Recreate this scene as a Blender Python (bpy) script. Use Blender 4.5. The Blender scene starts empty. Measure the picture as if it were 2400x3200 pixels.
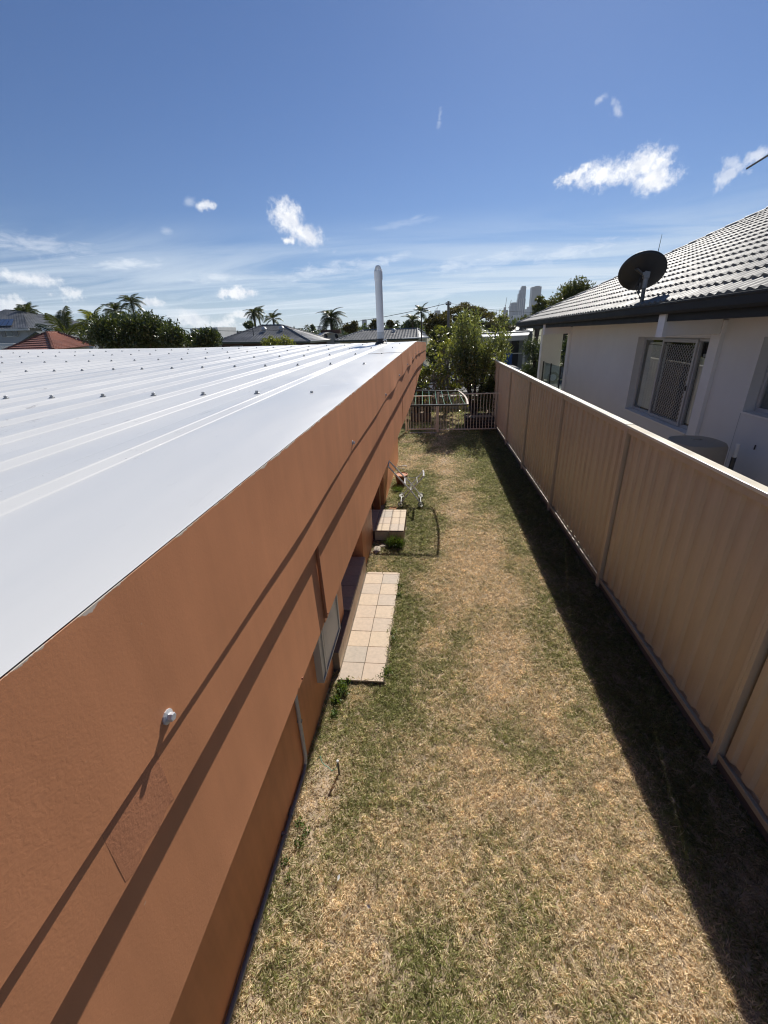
import bpy, bmesh, math, random
import numpy as np
from mathutils import Vector, Matrix

random.seed(7)
RNG = np.random.default_rng(11)
SC = bpy.context.scene
COL = SC.collection

# ------------------------------------------------------------------ camera
CAM_H = 2.74
FPX = 1303.0                                  # focal length in pixels of the 2400 x 3200 frame
RM = np.array([[0.99426629, 0.0033477, -0.10687997],
               [0.09923909, -0.40114954, 0.91062102],
               [-0.03982637, -0.91600646, -0.39918169]])     # rows: world axes seen in camera axes (right, down, forward)
cam = bpy.data.cameras.new('camera')
cam.sensor_fit = 'VERTICAL'
cam.sensor_height = 36.0
cam.lens = FPX / 3200.0 * 36.0
cam.clip_start = 0.02
cam.clip_end = 20000
camo = bpy.data.objects.new('camera', cam)
COL.objects.link(camo)
r_, u_, b_ = RM[:, 0], -RM[:, 1], -RM[:, 2]
camo.matrix_world = Matrix(((r_[0], u_[0], b_[0], 0), (r_[1], u_[1], b_[1], 0), (r_[2], u_[2], b_[2], CAM_H), (0, 0, 0, 1)))
SC.camera = camo

# ------------------------------------------------------------------ light
SUN_DIR = Vector((0.30, 1.20, 1.0)).normalized()
SUN_EL = math.asin(SUN_DIR.z)
SUN_AZ = math.atan2(SUN_DIR.x, SUN_DIR.y)
sun = bpy.data.lights.new('sun', 'SUN')
sun.energy = 4.4
sun.angle = math.radians(0.53)
sun.color = (1.0, 0.95, 0.87)
suno = bpy.data.objects.new('sun', sun)
COL.objects.link(suno)
suno.rotation_euler = SUN_DIR.to_track_quat('Z', 'Y').to_euler()
suno.location = (6, 20, 30)

SC.view_settings.view_transform = 'Standard'
SC.view_settings.look = 'None'
SC.view_settings.gamma = 1.0
SC.view_settings.use_curve_mapping = False
SC.view_settings.exposure = 0.40
SC.cycles.filter_width = 1.15
SC.cycles.max_bounces = 8
SC.cycles.volume_bounces = 0
SC.cycles.transparent_max_bounces = 12

SKY_STRENGTH = 0.058


def ray(p):
    v = np.array([p[0] - 1200.0, p[1] - 1600.0, FPX])
    return RM @ (v / np.linalg.norm(v))


def at(px, py, Y):
    """a point of the street scene at ground distance Y in front of the camera, from its bearing in the photograph"""
    r = ray((px, py))
    t = Y / r[1]
    return Vector((t * r[0], Y, CAM_H + t * r[2]))


class NT:
    """small helper around a node tree"""
    def __init__(self, tree):
        self.t = tree
        self.n = tree.nodes
        self.l = tree.links

    def node(self, typ, **kw):
        n = self.n.new(typ)
        for k, v in kw.items():
            setattr(n, k, v)
        return n

    def put(self, sock, v):
        if isinstance(v, bpy.types.NodeSocket):
            self.l.new(v, sock)
        elif v is not None:
            sock.default_value = v

    def math(self, op, a, b=None, c=None, clamp=False):
        n = self.node('ShaderNodeMath', operation=op)
        n.use_clamp = clamp
        for i, v in enumerate((a, b, c)):
            if v is not None:
                self.put(n.inputs[i], v)
        return n.outputs[0]

    def vmath(self, op, a, b=None, scale=None):
        n = self.node('ShaderNodeVectorMath', operation=op)
        self.put(n.inputs[0], a)
        if b is not None:
            self.put(n.inputs[1], b)
        if scale is not None:
            self.put(n.inputs['Scale'], scale)
        return n.outputs['Value'] if op in ('DOT_PRODUCT', 'LENGTH', 'DISTANCE') else n.outputs['Vector']

    def noise(self, vec, scale, detail=3.0, rough=0.5, dist=0.0, out='Fac'):
        n = self.node('ShaderNodeTexNoise')
        n.inputs['Scale'].default_value = scale
        n.inputs['Detail'].default_value = detail
        n.inputs['Roughness'].default_value = rough
        n.inputs['Distortion'].default_value = dist
        if vec is not None:
            self.l.new(vec, n.inputs['Vector'])
        return n.outputs[out]

    def ramp(self, fac, stops, interp='LINEAR'):
        n = self.node('ShaderNodeValToRGB')
        cr = n.color_ramp
        cr.interpolation = interp
        while len(cr.elements) < len(stops):
            cr.elements.new(0.5)
        for e, (p, c) in zip(cr.elements, stops):
            e.position = p
            e.color = (c[0], c[1], c[2], 1) if not np.isscalar(c) else (c, c, c, 1)
        self.put(n.inputs[0], fac)
        return n.outputs[0]

    def mix(self, fac, a, b, blend='MIX'):
        n = self.node('ShaderNodeMix', data_type='RGBA', blend_type=blend)
        self.put(n.inputs[0], fac)
        self.put(n.inputs[6], a if isinstance(a, bpy.types.NodeSocket) else (*a, 1))
        self.put(n.inputs[7], b if isinstance(b, bpy.types.NodeSocket) else (*b, 1))
        return n.outputs[2]

    def maprange(self, v, a, b, c=0.0, d=1.0, smooth=True):
        n = self.node('ShaderNodeMapRange')
        n.interpolation_type = 'SMOOTHSTEP' if smooth else 'LINEAR'
        self.put(n.inputs[0], v)
        for i, x in enumerate((a, b, c, d)):
            self.put(n.inputs[i + 1], x)
        return n.outputs[0]

    def mapping(self, vec, scale=(1, 1, 1), rot=(0, 0, 0), loc=(0, 0, 0)):
        n = self.node('ShaderNodeMapping')
        n.inputs['Location'].default_value = loc
        n.inputs['Rotation'].default_value = rot
        n.inputs['Scale'].default_value = scale
        self.l.new(vec, n.inputs['Vector'])
        return n.outputs[0]


# ------------------------------------------------------------------ sky with clouds
world = bpy.data.worlds.new('World')
SC.world = world
world.use_nodes = True
W = NT(world.node_tree)
W.n.clear()
sky = W.node('ShaderNodeTexSky', sky_type='NISHITA')
sky.sun_disc = False
sky.sun_elevation = SUN_EL
sky.sun_rotation = SUN_AZ
sky.altitude = 0
sky.air_density = 1.0
sky.dust_density = 0.15
sky.ozone_density = 4.5
tc = W.node('ShaderNodeTexCoord')
D = tc.outputs['Generated']
sep = W.node('ShaderNodeSeparateXYZ')
W.l.new(D, sep.inputs[0])
vz = sep.outputs[2]

CLOUD_WHITE = 15.0       # before the background strength
n_fine = W.noise(D, 55.0, 6.0, 0.62)
n_mid = W.noise(D, 22.0, 5.0, 0.6)
n_wisp = W.noise(W.mapping(D, (30, 30, 110)), 1.0, 6.0, 0.62, 0.6)
n_tiny = W.noise(D, 120.0, 7.0, 0.68)
edge = W.math('ADD', W.math('MULTIPLY', W.math('SUBTRACT', n_tiny, 0.5), 1.0), W.math('ADD', W.math('MULTIPLY', W.math('SUBTRACT', n_fine, 0.5), 1.5), W.math('MULTIPLY', W.math('SUBTRACT', n_mid, 0.5), 1.5)))
edge_w = W.math('ADD', W.math('MULTIPLY', W.math('SUBTRACT', n_wisp, 0.5), 2.6), W.math('MULTIPLY', W.math('SUBTRACT', n_mid, 0.5), 1.0))


def puff(px, py, w, h, ang=0.0, kind='c', amp=1.0, soft=0.95):
    """one cloud: an ellipse on the celestial sphere with a noisy rim"""
    c = Vector(ray((px, py)))
    e1 = Vector((0, 0, 1)).cross(c) * -1
    e1.normalize()
    e2 = e1.cross(c)
    if e2.z < 0:
        e2 = -e2
    ca, sa = math.cos(ang), math.sin(ang)
    a1, a2 = e1 * ca + e2 * sa, e2 * ca - e1 * sa
    k = math.sqrt(1 + ((px - 1200) / FPX) ** 2 + ((py - 1600) / FPX) ** 2) * FPX
    x = W.vmath('DOT_PRODUCT', D, tuple(a1 / (w / k)))
    y = W.vmath('DOT_PRODUCT', D, tuple(a2 / (h / k)))
    # offset so that the centre sits at zero (a1, a2 are orthogonal to c)
    q = W.math('SQRT', W.math('ADD', W.math('MULTIPLY', x, x), W.math('MULTIPLY', y, y)))
    e = edge_w if kind == 'w' else edge
    if kind == 'c':
        e = W.math('MULTIPLY', e, 0.9 if w > 60 else 1.5)
    v = W.math('SUBTRACT', W.math('ADD', 1.12 if kind == 'c' else 1.0, e), q)
    front = W.maprange(W.vmath('DOT_PRODUCT', D, tuple(c)), 0.5, 0.7)
    d = W.math('MULTIPLY', W.maprange(v, 0.0, soft), front)
    if amp != 1.0:
        d = W.math('MULTIPLY', d, amp)
    return d, y


lit, wisp = [], []
for a in [(1895, 545, 120, 42, 0.0), (2000, 520, 95, 48, 0.0), (2045, 560, 75, 40, -0.1), (1800, 545, 60, 22, 0.2),
          (900, 680, 68, 44, -0.5), (955, 730, 75, 34, -0.35), (905, 752, 24, 12, 0.0),
          (645, 642, 30, 15, 0.0, 'c', 0.8), (85, 870, 85, 24, -0.1, 'c', 0.8), (725, 915, 56, 17, 0, 'c', 0.9), (2270, 552, 46, 26, 0.9, 'c', 0.6), (2290, 515, 40, 20, -0.6, 'c', 0.45), (2368, 482, 40, 18, 0.3, 'c', 0.6),
          (1928, 342, 18, 24, 0.6, 'c', 0.4), (1916, 322, 12, 14, 0.6, 'c', 0.25), (1875, 312, 20, 12, 0.6, 'c', 0.3),
          (40, 950, 60, 24, 0, 'c', 0.7), (230, 920, 45, 20, 0, 'c', 0.7), (600, 1000, 75, 30, -0.2, 'c', 0.7), (20, 965, 40, 16, 0, 'c', 0.7), (480, 945, 45, 16, 0, 'c', 0.7), (690, 1010, 60, 22, 0, 'c', 0.7), (760, 985, 45, 14, 0, 'c', 0.7)]:
    lit.append(puff(*a[:5], **(dict(kind=a[5], amp=a[6]) if len(a) > 5 else {})))
for a in [(110, 765, 230, 36, -0.12, 0.5), (30, 745, 60, 40, 0, 0.4), (400, 825, 150, 20, 0.05, 0.75), (670, 868, 110, 22, 0.03, 0.6), (1010, 845, 180, 24, 0.12, 0.75),
          (1180, 822, 130, 16, 0.16, 0.6), (1420, 828, 110, 30, 0.08, 0.6), (1560, 815, 120, 36, 0.25, 0.45), (1780, 792, 190, 26, 0.12, 0.65),
          (1374, 365, 9, 40, -0.15, 0.4), (1250, 700, 110, 12, 0.1, 0.22), (590, 632, 20, 16, 0.0, 0.4), (1300, 680, 30, 8, 0.2, 0.3), (520, 720, 25, 12, 0, .35)]:
    d, y = puff(*a[:5], kind='w', amp=a[5], soft=1.3)
    wisp.append(d)


def maxall(L):
    o = L[0]
    for v in L[1:]:
        o = W.math('MAXIMUM', o, v)
    return o


d_c = maxall([d for d, y in lit])
d_w = maxall(wisp)
# a thin veil of high cloud, denser towards the horizon, going right round the sky
zc = W.math('MAXIMUM', vz, 0.02)
plane = W.node('ShaderNodeCombineXYZ')
W.l.new(W.math('DIVIDE', sep.outputs[0], W.math('ADD', zc, 0.06)), plane.inputs[0])
W.l.new(W.math('DIVIDE', sep.outputs[1], W.math('ADD', zc, 0.06)), plane.inputs[1])
veil_n = W.noise(W.mapping(plane.outputs[0], (0.35, 0.9, 1), (0, 0, 0.25)), 0.9, 7.0, 0.6, 0.8)
veil = W.math('MULTIPLY', W.maprange(veil_n, 0.34, 0.66), W.maprange(vz, 0.05, 0.22, 1.0, 0.0))
low = W.maprange(vz, 0.0, 0.13, 0.55, 0.0)
veil = W.math('MAXIMUM', W.math('MULTIPLY', veil, 0.95), low)
shade = W.maprange(W.noise(W.mapping(D, (1, 1, 1), loc=(0.013, 0, 0.017)), 30.0, 4.0, 0.6), 0.35, 0.62)
ccol = W.mix(shade, (CLOUD_WHITE * 0.74, CLOUD_WHITE * 0.77, CLOUD_WHITE * 0.84), (CLOUD_WHITE, CLOUD_WHITE, CLOUD_WHITE))
base = W.mix(1.0, sky.outputs[0], (0.64, 0.765, 0.98), 'MULTIPLY')
col = W.mix(veil, base, (CLOUD_WHITE * 0.64, CLOUD_WHITE * 0.73, CLOUD_WHITE * 0.82))
col = W.mix(W.math('MULTIPLY', d_w, 0.75), col, (CLOUD_WHITE * 0.86, CLOUD_WHITE * 0.9, CLOUD_WHITE * 0.95))
col = W.mix(d_c, col, ccol)
bg = W.node('ShaderNodeBackground')
bg.inputs[1].default_value = SKY_STRENGTH
W.l.new(col, bg.inputs[0])
wo = W.node('ShaderNodeOutputWorld')
W.l.new(bg.outputs[0], wo.inputs[0])


# ------------------------------------------------------------------ materials
def base_mat(name):
    m = bpy.data.materials.new(name)
    m.use_nodes = True
    t = NT(m.node_tree)
    t.n.clear()
    out = t.node('ShaderNodeOutputMaterial')
    p = t.node('ShaderNodeBsdfPrincipled')
    t.l.new(p.outputs[0], out.inputs[0])
    return m, t, p, out


def mat(name, col, rough=0.6, var=0.12, scale=3.0, bump=0.0, bscale=60.0, metal=0.0, spec=0.5, col2=None, detail=4.0, bdist=0.01, stretch=(1, 1, 1), coat=0.0):
    m, t, p, out = base_mat(name)
    g = t.node('ShaderNodeNewGeometry')
    pos = t.mapping(g.outputs['Position'], stretch)
    n = t.noise(pos, scale, detail, 0.6)
    a = tuple(c * (1 - var) for c in col)
    b = tuple(min(1, c * (1 + var)) for c in (col2 or col))
    c = t.ramp(n, [(0.3, a), (0.7, b)])
    t.l.new(c, p.inputs['Base Color'])
    rn = t.maprange(n, 0.3, 0.7, max(0.02, rough - 0.06), min(1, rough + 0.06))
    t.l.new(rn, p.inputs['Roughness'])
    p.inputs['Metallic'].default_value = metal
    p.inputs['Specular IOR Level'].default_value = spec
    p.inputs['Coat Weight'].default_value = coat
    if bump:
        bn = t.noise(pos, bscale, 5.0, 0.6)
        bp = t.node('ShaderNodeBump')
        bp.inputs['Strength'].default_value = bump
        bp.inputs['Distance'].default_value = bdist
        t.l.new(bn, bp.inputs['Height'])
        t.l.new(bp.outputs[0], p.inputs['Normal'])
    return m


def leaf_mat(name, stops, trans=0.35, rough=0.4, spec=0.5):
    m, t, p, out = base_mat(name)
    g = t.node('ShaderNodeNewGeometry')
    n = t.noise(g.outputs['Position'], 1.3, 3.0)
    f = t.math('ADD', t.math('MULTIPLY', g.outputs['Random Per Island'], 0.7), t.math('MULTIPLY', n, 0.3))
    c = t.ramp(f, stops)
    t.l.new(c, p.inputs['Base Color'])
    p.inputs['Roughness'].default_value = rough
    p.inputs['Specular IOR Level'].default_value = spec
    tr = t.node('ShaderNodeBsdfTranslucent')
    t.l.new(t.mix(1.0, c, (1.3, 1.25, 0.5), 'MULTIPLY'), tr.inputs[0])
    mx = t.node('ShaderNodeMixShader')
    mx.inputs[0].default_value = trans
    t.l.new(p.outputs[0], mx.inputs[1])
    t.l.new(tr.outputs[0], mx.inputs[2])
    t.l.new(mx.outputs[0], out.inputs[0])
    return m


def render_mat(name, col, coarse, fine):
    """painted trowelled render: broad wrinkles and a fine grain"""
    m, t, p, out = base_mat(name)
    g = t.node('ShaderNodeNewGeometry')
    pos = g.outputs['Position']
    big = t.noise(pos, 2.2, 4.0, 0.6)
    streak = t.noise(t.mapping(pos, (14, 14, 1.2)), 1.0, 4.0, 0.6)
    f = t.math('ADD', t.math('MULTIPLY', big, 0.62), t.math('MULTIPLY', streak, 0.38))
    c = t.ramp(f, [(0.28, tuple(x * 0.78 for x in col)), (0.72, tuple(x * 1.16 for x in col))])
    speck = t.maprange(t.noise(pos, 95.0, 1.0), 0.79, 0.82)
    c = t.mix(t.math('MULTIPLY', speck, 0.5), c, (0.6, 0.42, 0.3))
    t.l.new(c, p.inputs['Base Color'])
    p.inputs['Roughness'].default_value = 0.55
    p.inputs['Specular IOR Level'].default_value = 0.35
    wr = t.noise(pos, 115.0, 4.0, 0.6, 0.8)
    gr = t.noise(pos, 260.0, 3.0, 0.6)
    patch = t.maprange(t.noise(pos, 3.0, 2.0), 0.35, 0.65, 0.25, 1.0)
    h = t.math('ADD', t.math('MULTIPLY', t.math('MULTIPLY', wr, patch), coarse), t.math('MULTIPLY', gr, fine))
    bp = t.node('ShaderNodeBump')
    bp.inputs['Strength'].default_value = 1.0
    bp.inputs['Distance'].default_value = 0.01
    t.l.new(h, bp.inputs['Height'])
    t.l.new(bp.outputs[0], p.inputs['Normal'])
    return m, t, p, c, pos


M = {}
TERRA = (0.65, 0.285, 0.14)
m_, t_, p_, c_, pos_ = render_mat('terracotta_render', TERRA, 0.026, 0.012)
M['render'] = m_
M['render_rough'] = render_mat('rough_terracotta_render', (0.55, 0.24, 0.128), 0.05, 0.03)[0]
# capping: same paint, with the bare pale metal showing along a ragged line at its top fold
m_, t_, p_, c_, pos_ = render_mat('painted_capping', TERRA, 0.028, 0.010)
at_ = t_.node('ShaderNodeAttribute', attribute_name='edge')
lim = t_.maprange(t_.noise(t_.mapping(pos_, (3, 9, 3)), 2.0, 5.0, 0.7), 0.45, 0.8, 0.0, 0.009)
bare = t_.maprange(t_.math('SUBTRACT', at_.outputs['Fac'], lim), -0.001, 0.0005, 1.0, 0.0)
t_.l.new(t_.mix(bare, c_, (0.72, 0.64, 0.54)), p_.inputs['Base Color'])
M['capping'] = m_
M['paint_brown'] = mat('brown_paint', (0.33, 0.13, 0.065), 0.5, 0.1, 4)
M['dark_brown'] = mat('dark_brown_paint', (0.10, 0.045, 0.03), 0.5, 0.15, 4)


def roof_mat(marks=1.0, name='pale_roof_steel'):
    m, t, p, out = base_mat(name)
    g = t.node('ShaderNodeNewGeometry')
    pos = g.outputs['Position']
    n = t.noise(t.mapping(pos, (2.2, 0.7, 1)), 1.0, 5.0, 0.6, 0.6)
    c = t.ramp(n, [(0.3, (0.63, 0.635, 0.625)), (0.7, (0.70, 0.70, 0.685))])
    # scuffs, dried splashes and grit lying in streaks
    scuff = t.math('MULTIPLY', t.maprange(t.noise(t.mapping(pos, (34, 9, 1), (0, 0, 0.1)), 1.0, 8.0, 0.75, 0.8), 0.58, 0.67),
                   t.maprange(t.noise(pos, 1.6, 3.0), 0.46, 0.6))
    c = t.mix(t.math('MULTIPLY', scuff, 0.6 * marks), c, (0.27, 0.27, 0.28))
    pale = t.math('MULTIPLY', t.maprange(t.noise(t.mapping(pos, (10, 30, 1), (0, 0, -0.4)), 1.0, 5.0, 0.6), 0.64, 0.70),
                  t.maprange(t.noise(t.mapping(pos, loc=(3, 1, 0)), 0.8, 2.0), 0.5, 0.65))
    c = t.mix(t.math('MULTIPLY', pale, 0.6), c, (0.84, 0.85, 0.85))
    grit = t.math('MULTIPLY', t.maprange(t.noise(pos, 130.0, 2.0), 0.70, 0.74), t.maprange(t.noise(t.mapping(pos, (6, 2, 1)), 1.0, 3.0), 0.58, 0.68))
    c = t.mix(t.math('MULTIPLY', grit, 0.8 * marks), c, (0.10, 0.10, 0.10))
    t.l.new(c, p.inputs['Base Color'])
    p.inputs['Metallic'].default_value = 0.05
    p.inputs['Specular IOR Level'].default_value = 0.5
    t.l.new(t.maprange(n, 0.3, 0.7, 0.28, 0.42), p.inputs['Roughness'])
    h = t.math('ADD', t.math('MULTIPLY', t.noise(t.mapping(pos, (4, 1.2, 1)), 1.0, 2.0), 1.0), t.math('MULTIPLY', scuff, 0.03 * marks))
    bp = t.node('ShaderNodeBump')
    bp.inputs['Strength'].default_value = 0.35
    bp.inputs['Distance'].default_value = 0.012
    t.l.new(h, bp.inputs['Height'])
    t.l.new(bp.outputs[0], p.inputs['Normal'])
    return m


M['roof'] = roof_mat()
M['flashing'] = roof_mat(0.12, 'pale_flashing_steel')
M['screw'] = mat('galvanised_screw', (0.38, 0.39, 0.40), 0.42, 0.2, 80, metal=0.7)
M['screw_white'] = mat('pale_screw', (0.62, 0.63, 0.65), 0.35, 0.1, 80, metal=0.3)
M['pvc'] = mat('white_pvc', (0.74, 0.75, 0.76), 0.35, 0.05, 6)
M['pvc_grey'] = mat('weathered_pvc', (0.45, 0.47, 0.48), 0.5, 0.12, 20)
M['rubber'] = mat('black_rubber', (0.025, 0.025, 0.026), 0.55, 0.2, 20)
M['cond_grey'] = mat('grey_conduit', (0.20, 0.21, 0.23), 0.45, 0.15, 12)
M['alu_grey'] = mat('grey_aluminium', (0.42, 0.43, 0.44), 0.5, 0.05, 6)
M['alu_dark'] = mat('dark_aluminium', (0.05, 0.05, 0.055), 0.4, 0.1, 6)
M['fence_rail'] = mat('beige_rail_steel', (0.44, 0.38, 0.28), 0.5, 0.1, 5)
M['fence'] = mat('beige_fence_steel', (0.60, 0.49, 0.36), 0.38, 0.07, 3.5, bump=0.06, bscale=30, stretch=(4, 4, 0.7), spec=0.5)
M['fence_cap'] = mat('cream_fence_cap', (0.80, 0.74, 0.60), 0.36, 0.05, 4)
M['plinth'] = mat('weathered_timber_plinth', (0.13, 0.115, 0.11), 0.8, 0.3, 8, bump=0.4, bscale=40, stretch=(1, 0.2, 1))
M['gate'] = mat('cream_gate_paint', (0.74, 0.70, 0.58), 0.4, 0.08, 8)
M['wall_pale'] = mat('pale_house_paint', (0.70, 0.695, 0.685), 0.75, 0.04, 1.5, bump=0.12, bscale=160, bdist=0.004)
M['wall_trim'] = mat('pale_trim_paint', (0.76, 0.755, 0.75), 0.6, 0.04, 2)
M['gutter'] = mat('charcoal_gutter', (0.026, 0.028, 0.032), 0.6, 0.12, 4, spec=0.15)
M['soffit'] = mat('cream_soffit', (0.66, 0.62, 0.56), 0.7, 0.04, 2)
M['frame'] = mat('grey_window_frame', (0.46, 0.46, 0.46), 0.4, 0.04, 5)
M['blind'] = mat('cream_blind', (0.90, 0.89, 0.84), 0.7, 0.08, 5)
M['inside'] = mat('dark_room', (0.02, 0.02, 0.024), 0.8, 0.2, 2)
M['tank'] = mat('beige_tank', (0.40, 0.35, 0.28), 0.5, 0.06, 4)
M['tile_grey'] = mat('grey_concrete_tile', (0.19, 0.187, 0.182), 0.6, 0.25, 9, bump=0.12, bscale=140, spec=0.15, bdist=0.004)
M['tile_under'] = mat('dark_sarking', (0.025, 0.025, 0.027), 0.8, 0.2, 3)
M['dish'] = mat('black_mesh_dish', (0.018, 0.02, 0.024), 0.45, 0.2, 12)
M['steel'] = mat('pale_grey_enamel', (0.90, 0.90, 0.90), 0.3, 0.05, 30)
M['steel_mid'] = mat('grey_steel', (0.24, 0.25, 0.26), 0.45, 0.12, 30, metal=0.2)
M['steel_dark'] = mat('dark_steel', (0.09, 0.095, 0.10), 0.4, 0.15, 30, metal=0.4)
M['white'] = mat('white_plastic', (0.78, 0.78, 0.76), 0.4, 0.05, 12)
M['bronze'] = mat('bronze_powdercoat', (0.05, 0.045, 0.042), 0.35, 0.15, 14)
M['tan_metal'] = mat('tan_powdercoat', (0.42, 0.30, 0.22), 0.4, 0.08, 14)
M['cord_green'] = mat('green_line_cord', (0.10, 0.36, 0.24), 0.6, 0.1, 40)
M['terracotta'] = mat('terracotta_clay', (0.50, 0.21, 0.10), 0.7, 0.18, 10, bump=0.1, bscale=90)
M['pot_brown'] = mat('brown_clay', (0.16, 0.065, 0.035), 0.6, 0.15, 10)
M['planter'] = mat('black_planter', (0.03, 0.03, 0.032), 0.55, 0.25, 10)
M['planter_stone'] = mat('dark_stone_planter', (0.06, 0.058, 0.052), 0.8, 0.3, 12, bump=0.3)
M['soil'] = mat('dry_soil', (0.42, 0.33, 0.235), 0.95, 0.3, 10, bump=0.5, bscale=60)
M['bark_grey'] = mat('pale_grey_bark', (0.17, 0.155, 0.135), 0.75, 0.25, 14, bump=0.3, bscale=50)
M['bark'] = mat('brown_bark', (0.095, 0.075, 0.058), 0.85, 0.3, 10, bump=0.4, bscale=30)
M['bark_dark'] = mat('dark_bark', (0.04, 0.032, 0.027), 0.85, 0.3, 10)
M['grout'] = mat('tile_grout', (0.20, 0.165, 0.13), 0.9, 0.15, 30)
M['asphalt'] = mat('asphalt', (0.055, 0.056, 0.06), 0.85, 0.2, 6, bump=0.2, bscale=200)
M['concrete'] = mat('pale_concrete', (0.45, 0.42, 0.37), 0.85, 0.12, 3, bump=0.15, bscale=90)
M['ground'] = mat('dry_ground', (0.16, 0.14, 0.075), 0.95, 0.3, 0.8, col2=(0.12, 0.13, 0.05), bump=0.4, bscale=25)
M['rock'] = mat('broken_stone', (0.40, 0.34, 0.27), 0.85, 0.25, 14, bump=0.4, bscale=40)
M['lowwall'] = mat('sage_wall_paint', (0.36, 0.38, 0.34), 0.7, 0.06, 2)
M['glass_rail'] = None


def glass_mat(name, tint, alpha_mix, rough=0.0):
    m, t, p, out = base_mat(name)
    t.n.remove(p)
    gl = t.node('ShaderNodeBsdfGlossy')
    gl.inputs['Roughness'].default_value = rough
    tr = t.node('ShaderNodeBsdfTransparent')
    tr.inputs[0].default_value = (*tint, 1)
    fr = t.node('ShaderNodeFresnel')
    bf_ = t.node('ShaderNodeNewGeometry').outputs['Backfacing']
    t.put(fr.inputs[0], t.math('ADD', 1.5, t.math('MULTIPLY', bf_, 1 / 1.5 - 1.5)))
    f = t.math('ADD', t.math('MULTIPLY', fr.outputs[0], 1.0), alpha_mix, clamp=True)
    mx = t.node('ShaderNodeMixShader')
    t.l.new(f, mx.inputs[0])
    t.l.new(tr.outputs[0], mx.inputs[1])
    t.l.new(gl.outputs[0], mx.inputs[2])
    t.l.new(mx.outputs[0], out.inputs[0])
    return m


M['glass'] = glass_mat('window_glass', (0.93, 0.95, 0.94), 0.02)
M['glass_rail'] = glass_mat('balustrade_glass', (0.80, 0.88, 0.85), 0.05)
M['far_glass'] = mat('far_window_glass', (0.10, 0.12, 0.14), 0.15, 0.2, 1.0)


def tile_mat():
    m, t, p, out = base_mat('sandstone_tile')
    oi = t.node('ShaderNodeObjectInfo')
    g = t.node('ShaderNodeNewGeometry')
    pos = g.outputs['Position']
    c = t.ramp(oi.outputs['Random'], [(0.0, (0.62, 0.49, 0.34)), (0.35, (0.61, 0.47, 0.34)), (0.65, (0.57, 0.45, 0.34)), (0.9, (0.48, 0.41, 0.33)), (1.0, (0.64, 0.52, 0.34))])
    n = t.noise(pos, 26.0, 5.0, 0.65)
    c = t.mix(0.5, c, t.ramp(n, [(0.3, (0.72, 0.70, 0.68)), (0.7, (1.15, 1.12, 1.1))]), 'MULTIPLY')
    sp = t.maprange(t.noise(pos, 120.0, 2.0), 0.72, 0.78)
    c = t.mix(t.math('MULTIPLY', sp, 0.5), c, (0.2, 0.13, 0.08))
    t.l.new(c, p.inputs['Base Color'])
    p.inputs['Roughness'].default_value = 0.6
    return m


M['tile'] = tile_mat()
M['leaf_dark'] = leaf_mat('dark_glossy_leaf', [(0.1, (0.022, 0.036, 0.012)), (0.5, (0.055, 0.08, 0.024)), (0.85, (0.12, 0.15, 0.042)), (1.0, (0.22, 0.24, 0.075))], 0.25, 0.32, 0.8)
M['leaf_plum'] = leaf_mat('frangipani_leaf', [(0.1, (0.08, 0.10, 0.035)), (0.5, (0.18, 0.21, 0.06)), (0.85, (0.34, 0.35, 0.10)), (1.0, (0.48, 0.38, 0.10))], 0.45, 0.30, 0.8)
M['leaf_olean'] = leaf_mat('oleander_leaf', [(0.1, (0.09, 0.115, 0.05)), (0.6, (0.20, 0.235, 0.10)), (1.0, (0.40, 0.42, 0.22))], 0.42, 0.27, 1.0)
M['leaf_brown'] = leaf_mat('brownish_leaf', [(0.1, (0.04, 0.038, 0.018)), (0.5, (0.09, 0.082, 0.032)), (0.9, (0.16, 0.135, 0.05)), (1.0, (0.22, 0.14, 0.05))], 0.3, 0.5)
M['leaf_mid'] = leaf_mat('mid_green_leaf', [(0.1, (0.045, 0.055, 0.018)), (0.5, (0.09, 0.105, 0.034)), (0.9, (0.17, 0.18, 0.06)), (1.0, (0.28, 0.24, 0.07))], 0.35, 0.4)
M['leaf_grey'] = leaf_mat('grey_green_scrub', [(0.1, (0.05, 0.05, 0.03)), (0.5, (0.085, 0.085, 0.045)), (1.0, (0.14, 0.13, 0.07))], 0.3, 0.6)
M['frond'] = leaf_mat('palm_frond', [(0.1, (0.025, 0.035, 0.012)), (0.6, (0.06, 0.075, 0.025)), (1.0, (0.13, 0.14, 0.05))], 0.3, 0.38)
M['frond_yellow'] = leaf_mat('yellow_palm_frond', [(0.1, (0.07, 0.09, 0.02)), (0.6, (0.13, 0.15, 0.035)), (1.0, (0.24, 0.24, 0.06))], 0.4, 0.38)
M['weed'] = leaf_mat('weed_leaf', [(0.1, (0.06, 0.10, 0.03)), (0.6, (0.13, 0.20, 0.055)), (1.0, (0.25, 0.30, 0.10))], 0.35, 0.45)


def grass_mat():
    m, t, p, out = base_mat('lawn_blades')
    a = t.node('ShaderNodeAttribute', attribute_name='tint')
    t.l.new(a.outputs['Color'], p.inputs['Base Color'])
    p.inputs['Roughness'].default_value = 0.55
    p.inputs['Specular IOR Level'].default_value = 0.3
    tr = t.node('ShaderNodeBsdfTranslucent')
    t.l.new(a.outputs['Color'], tr.inputs[0])
    mx = t.node('ShaderNodeMixShader')
    mx.inputs[0].default_value = 0.5
    t.l.new(p.outputs[0], mx.inputs[1])
    t.l.new(tr.outputs[0], mx.inputs[2])
    t.l.new(mx.outputs[0], out.inputs[0])
    return m


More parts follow.
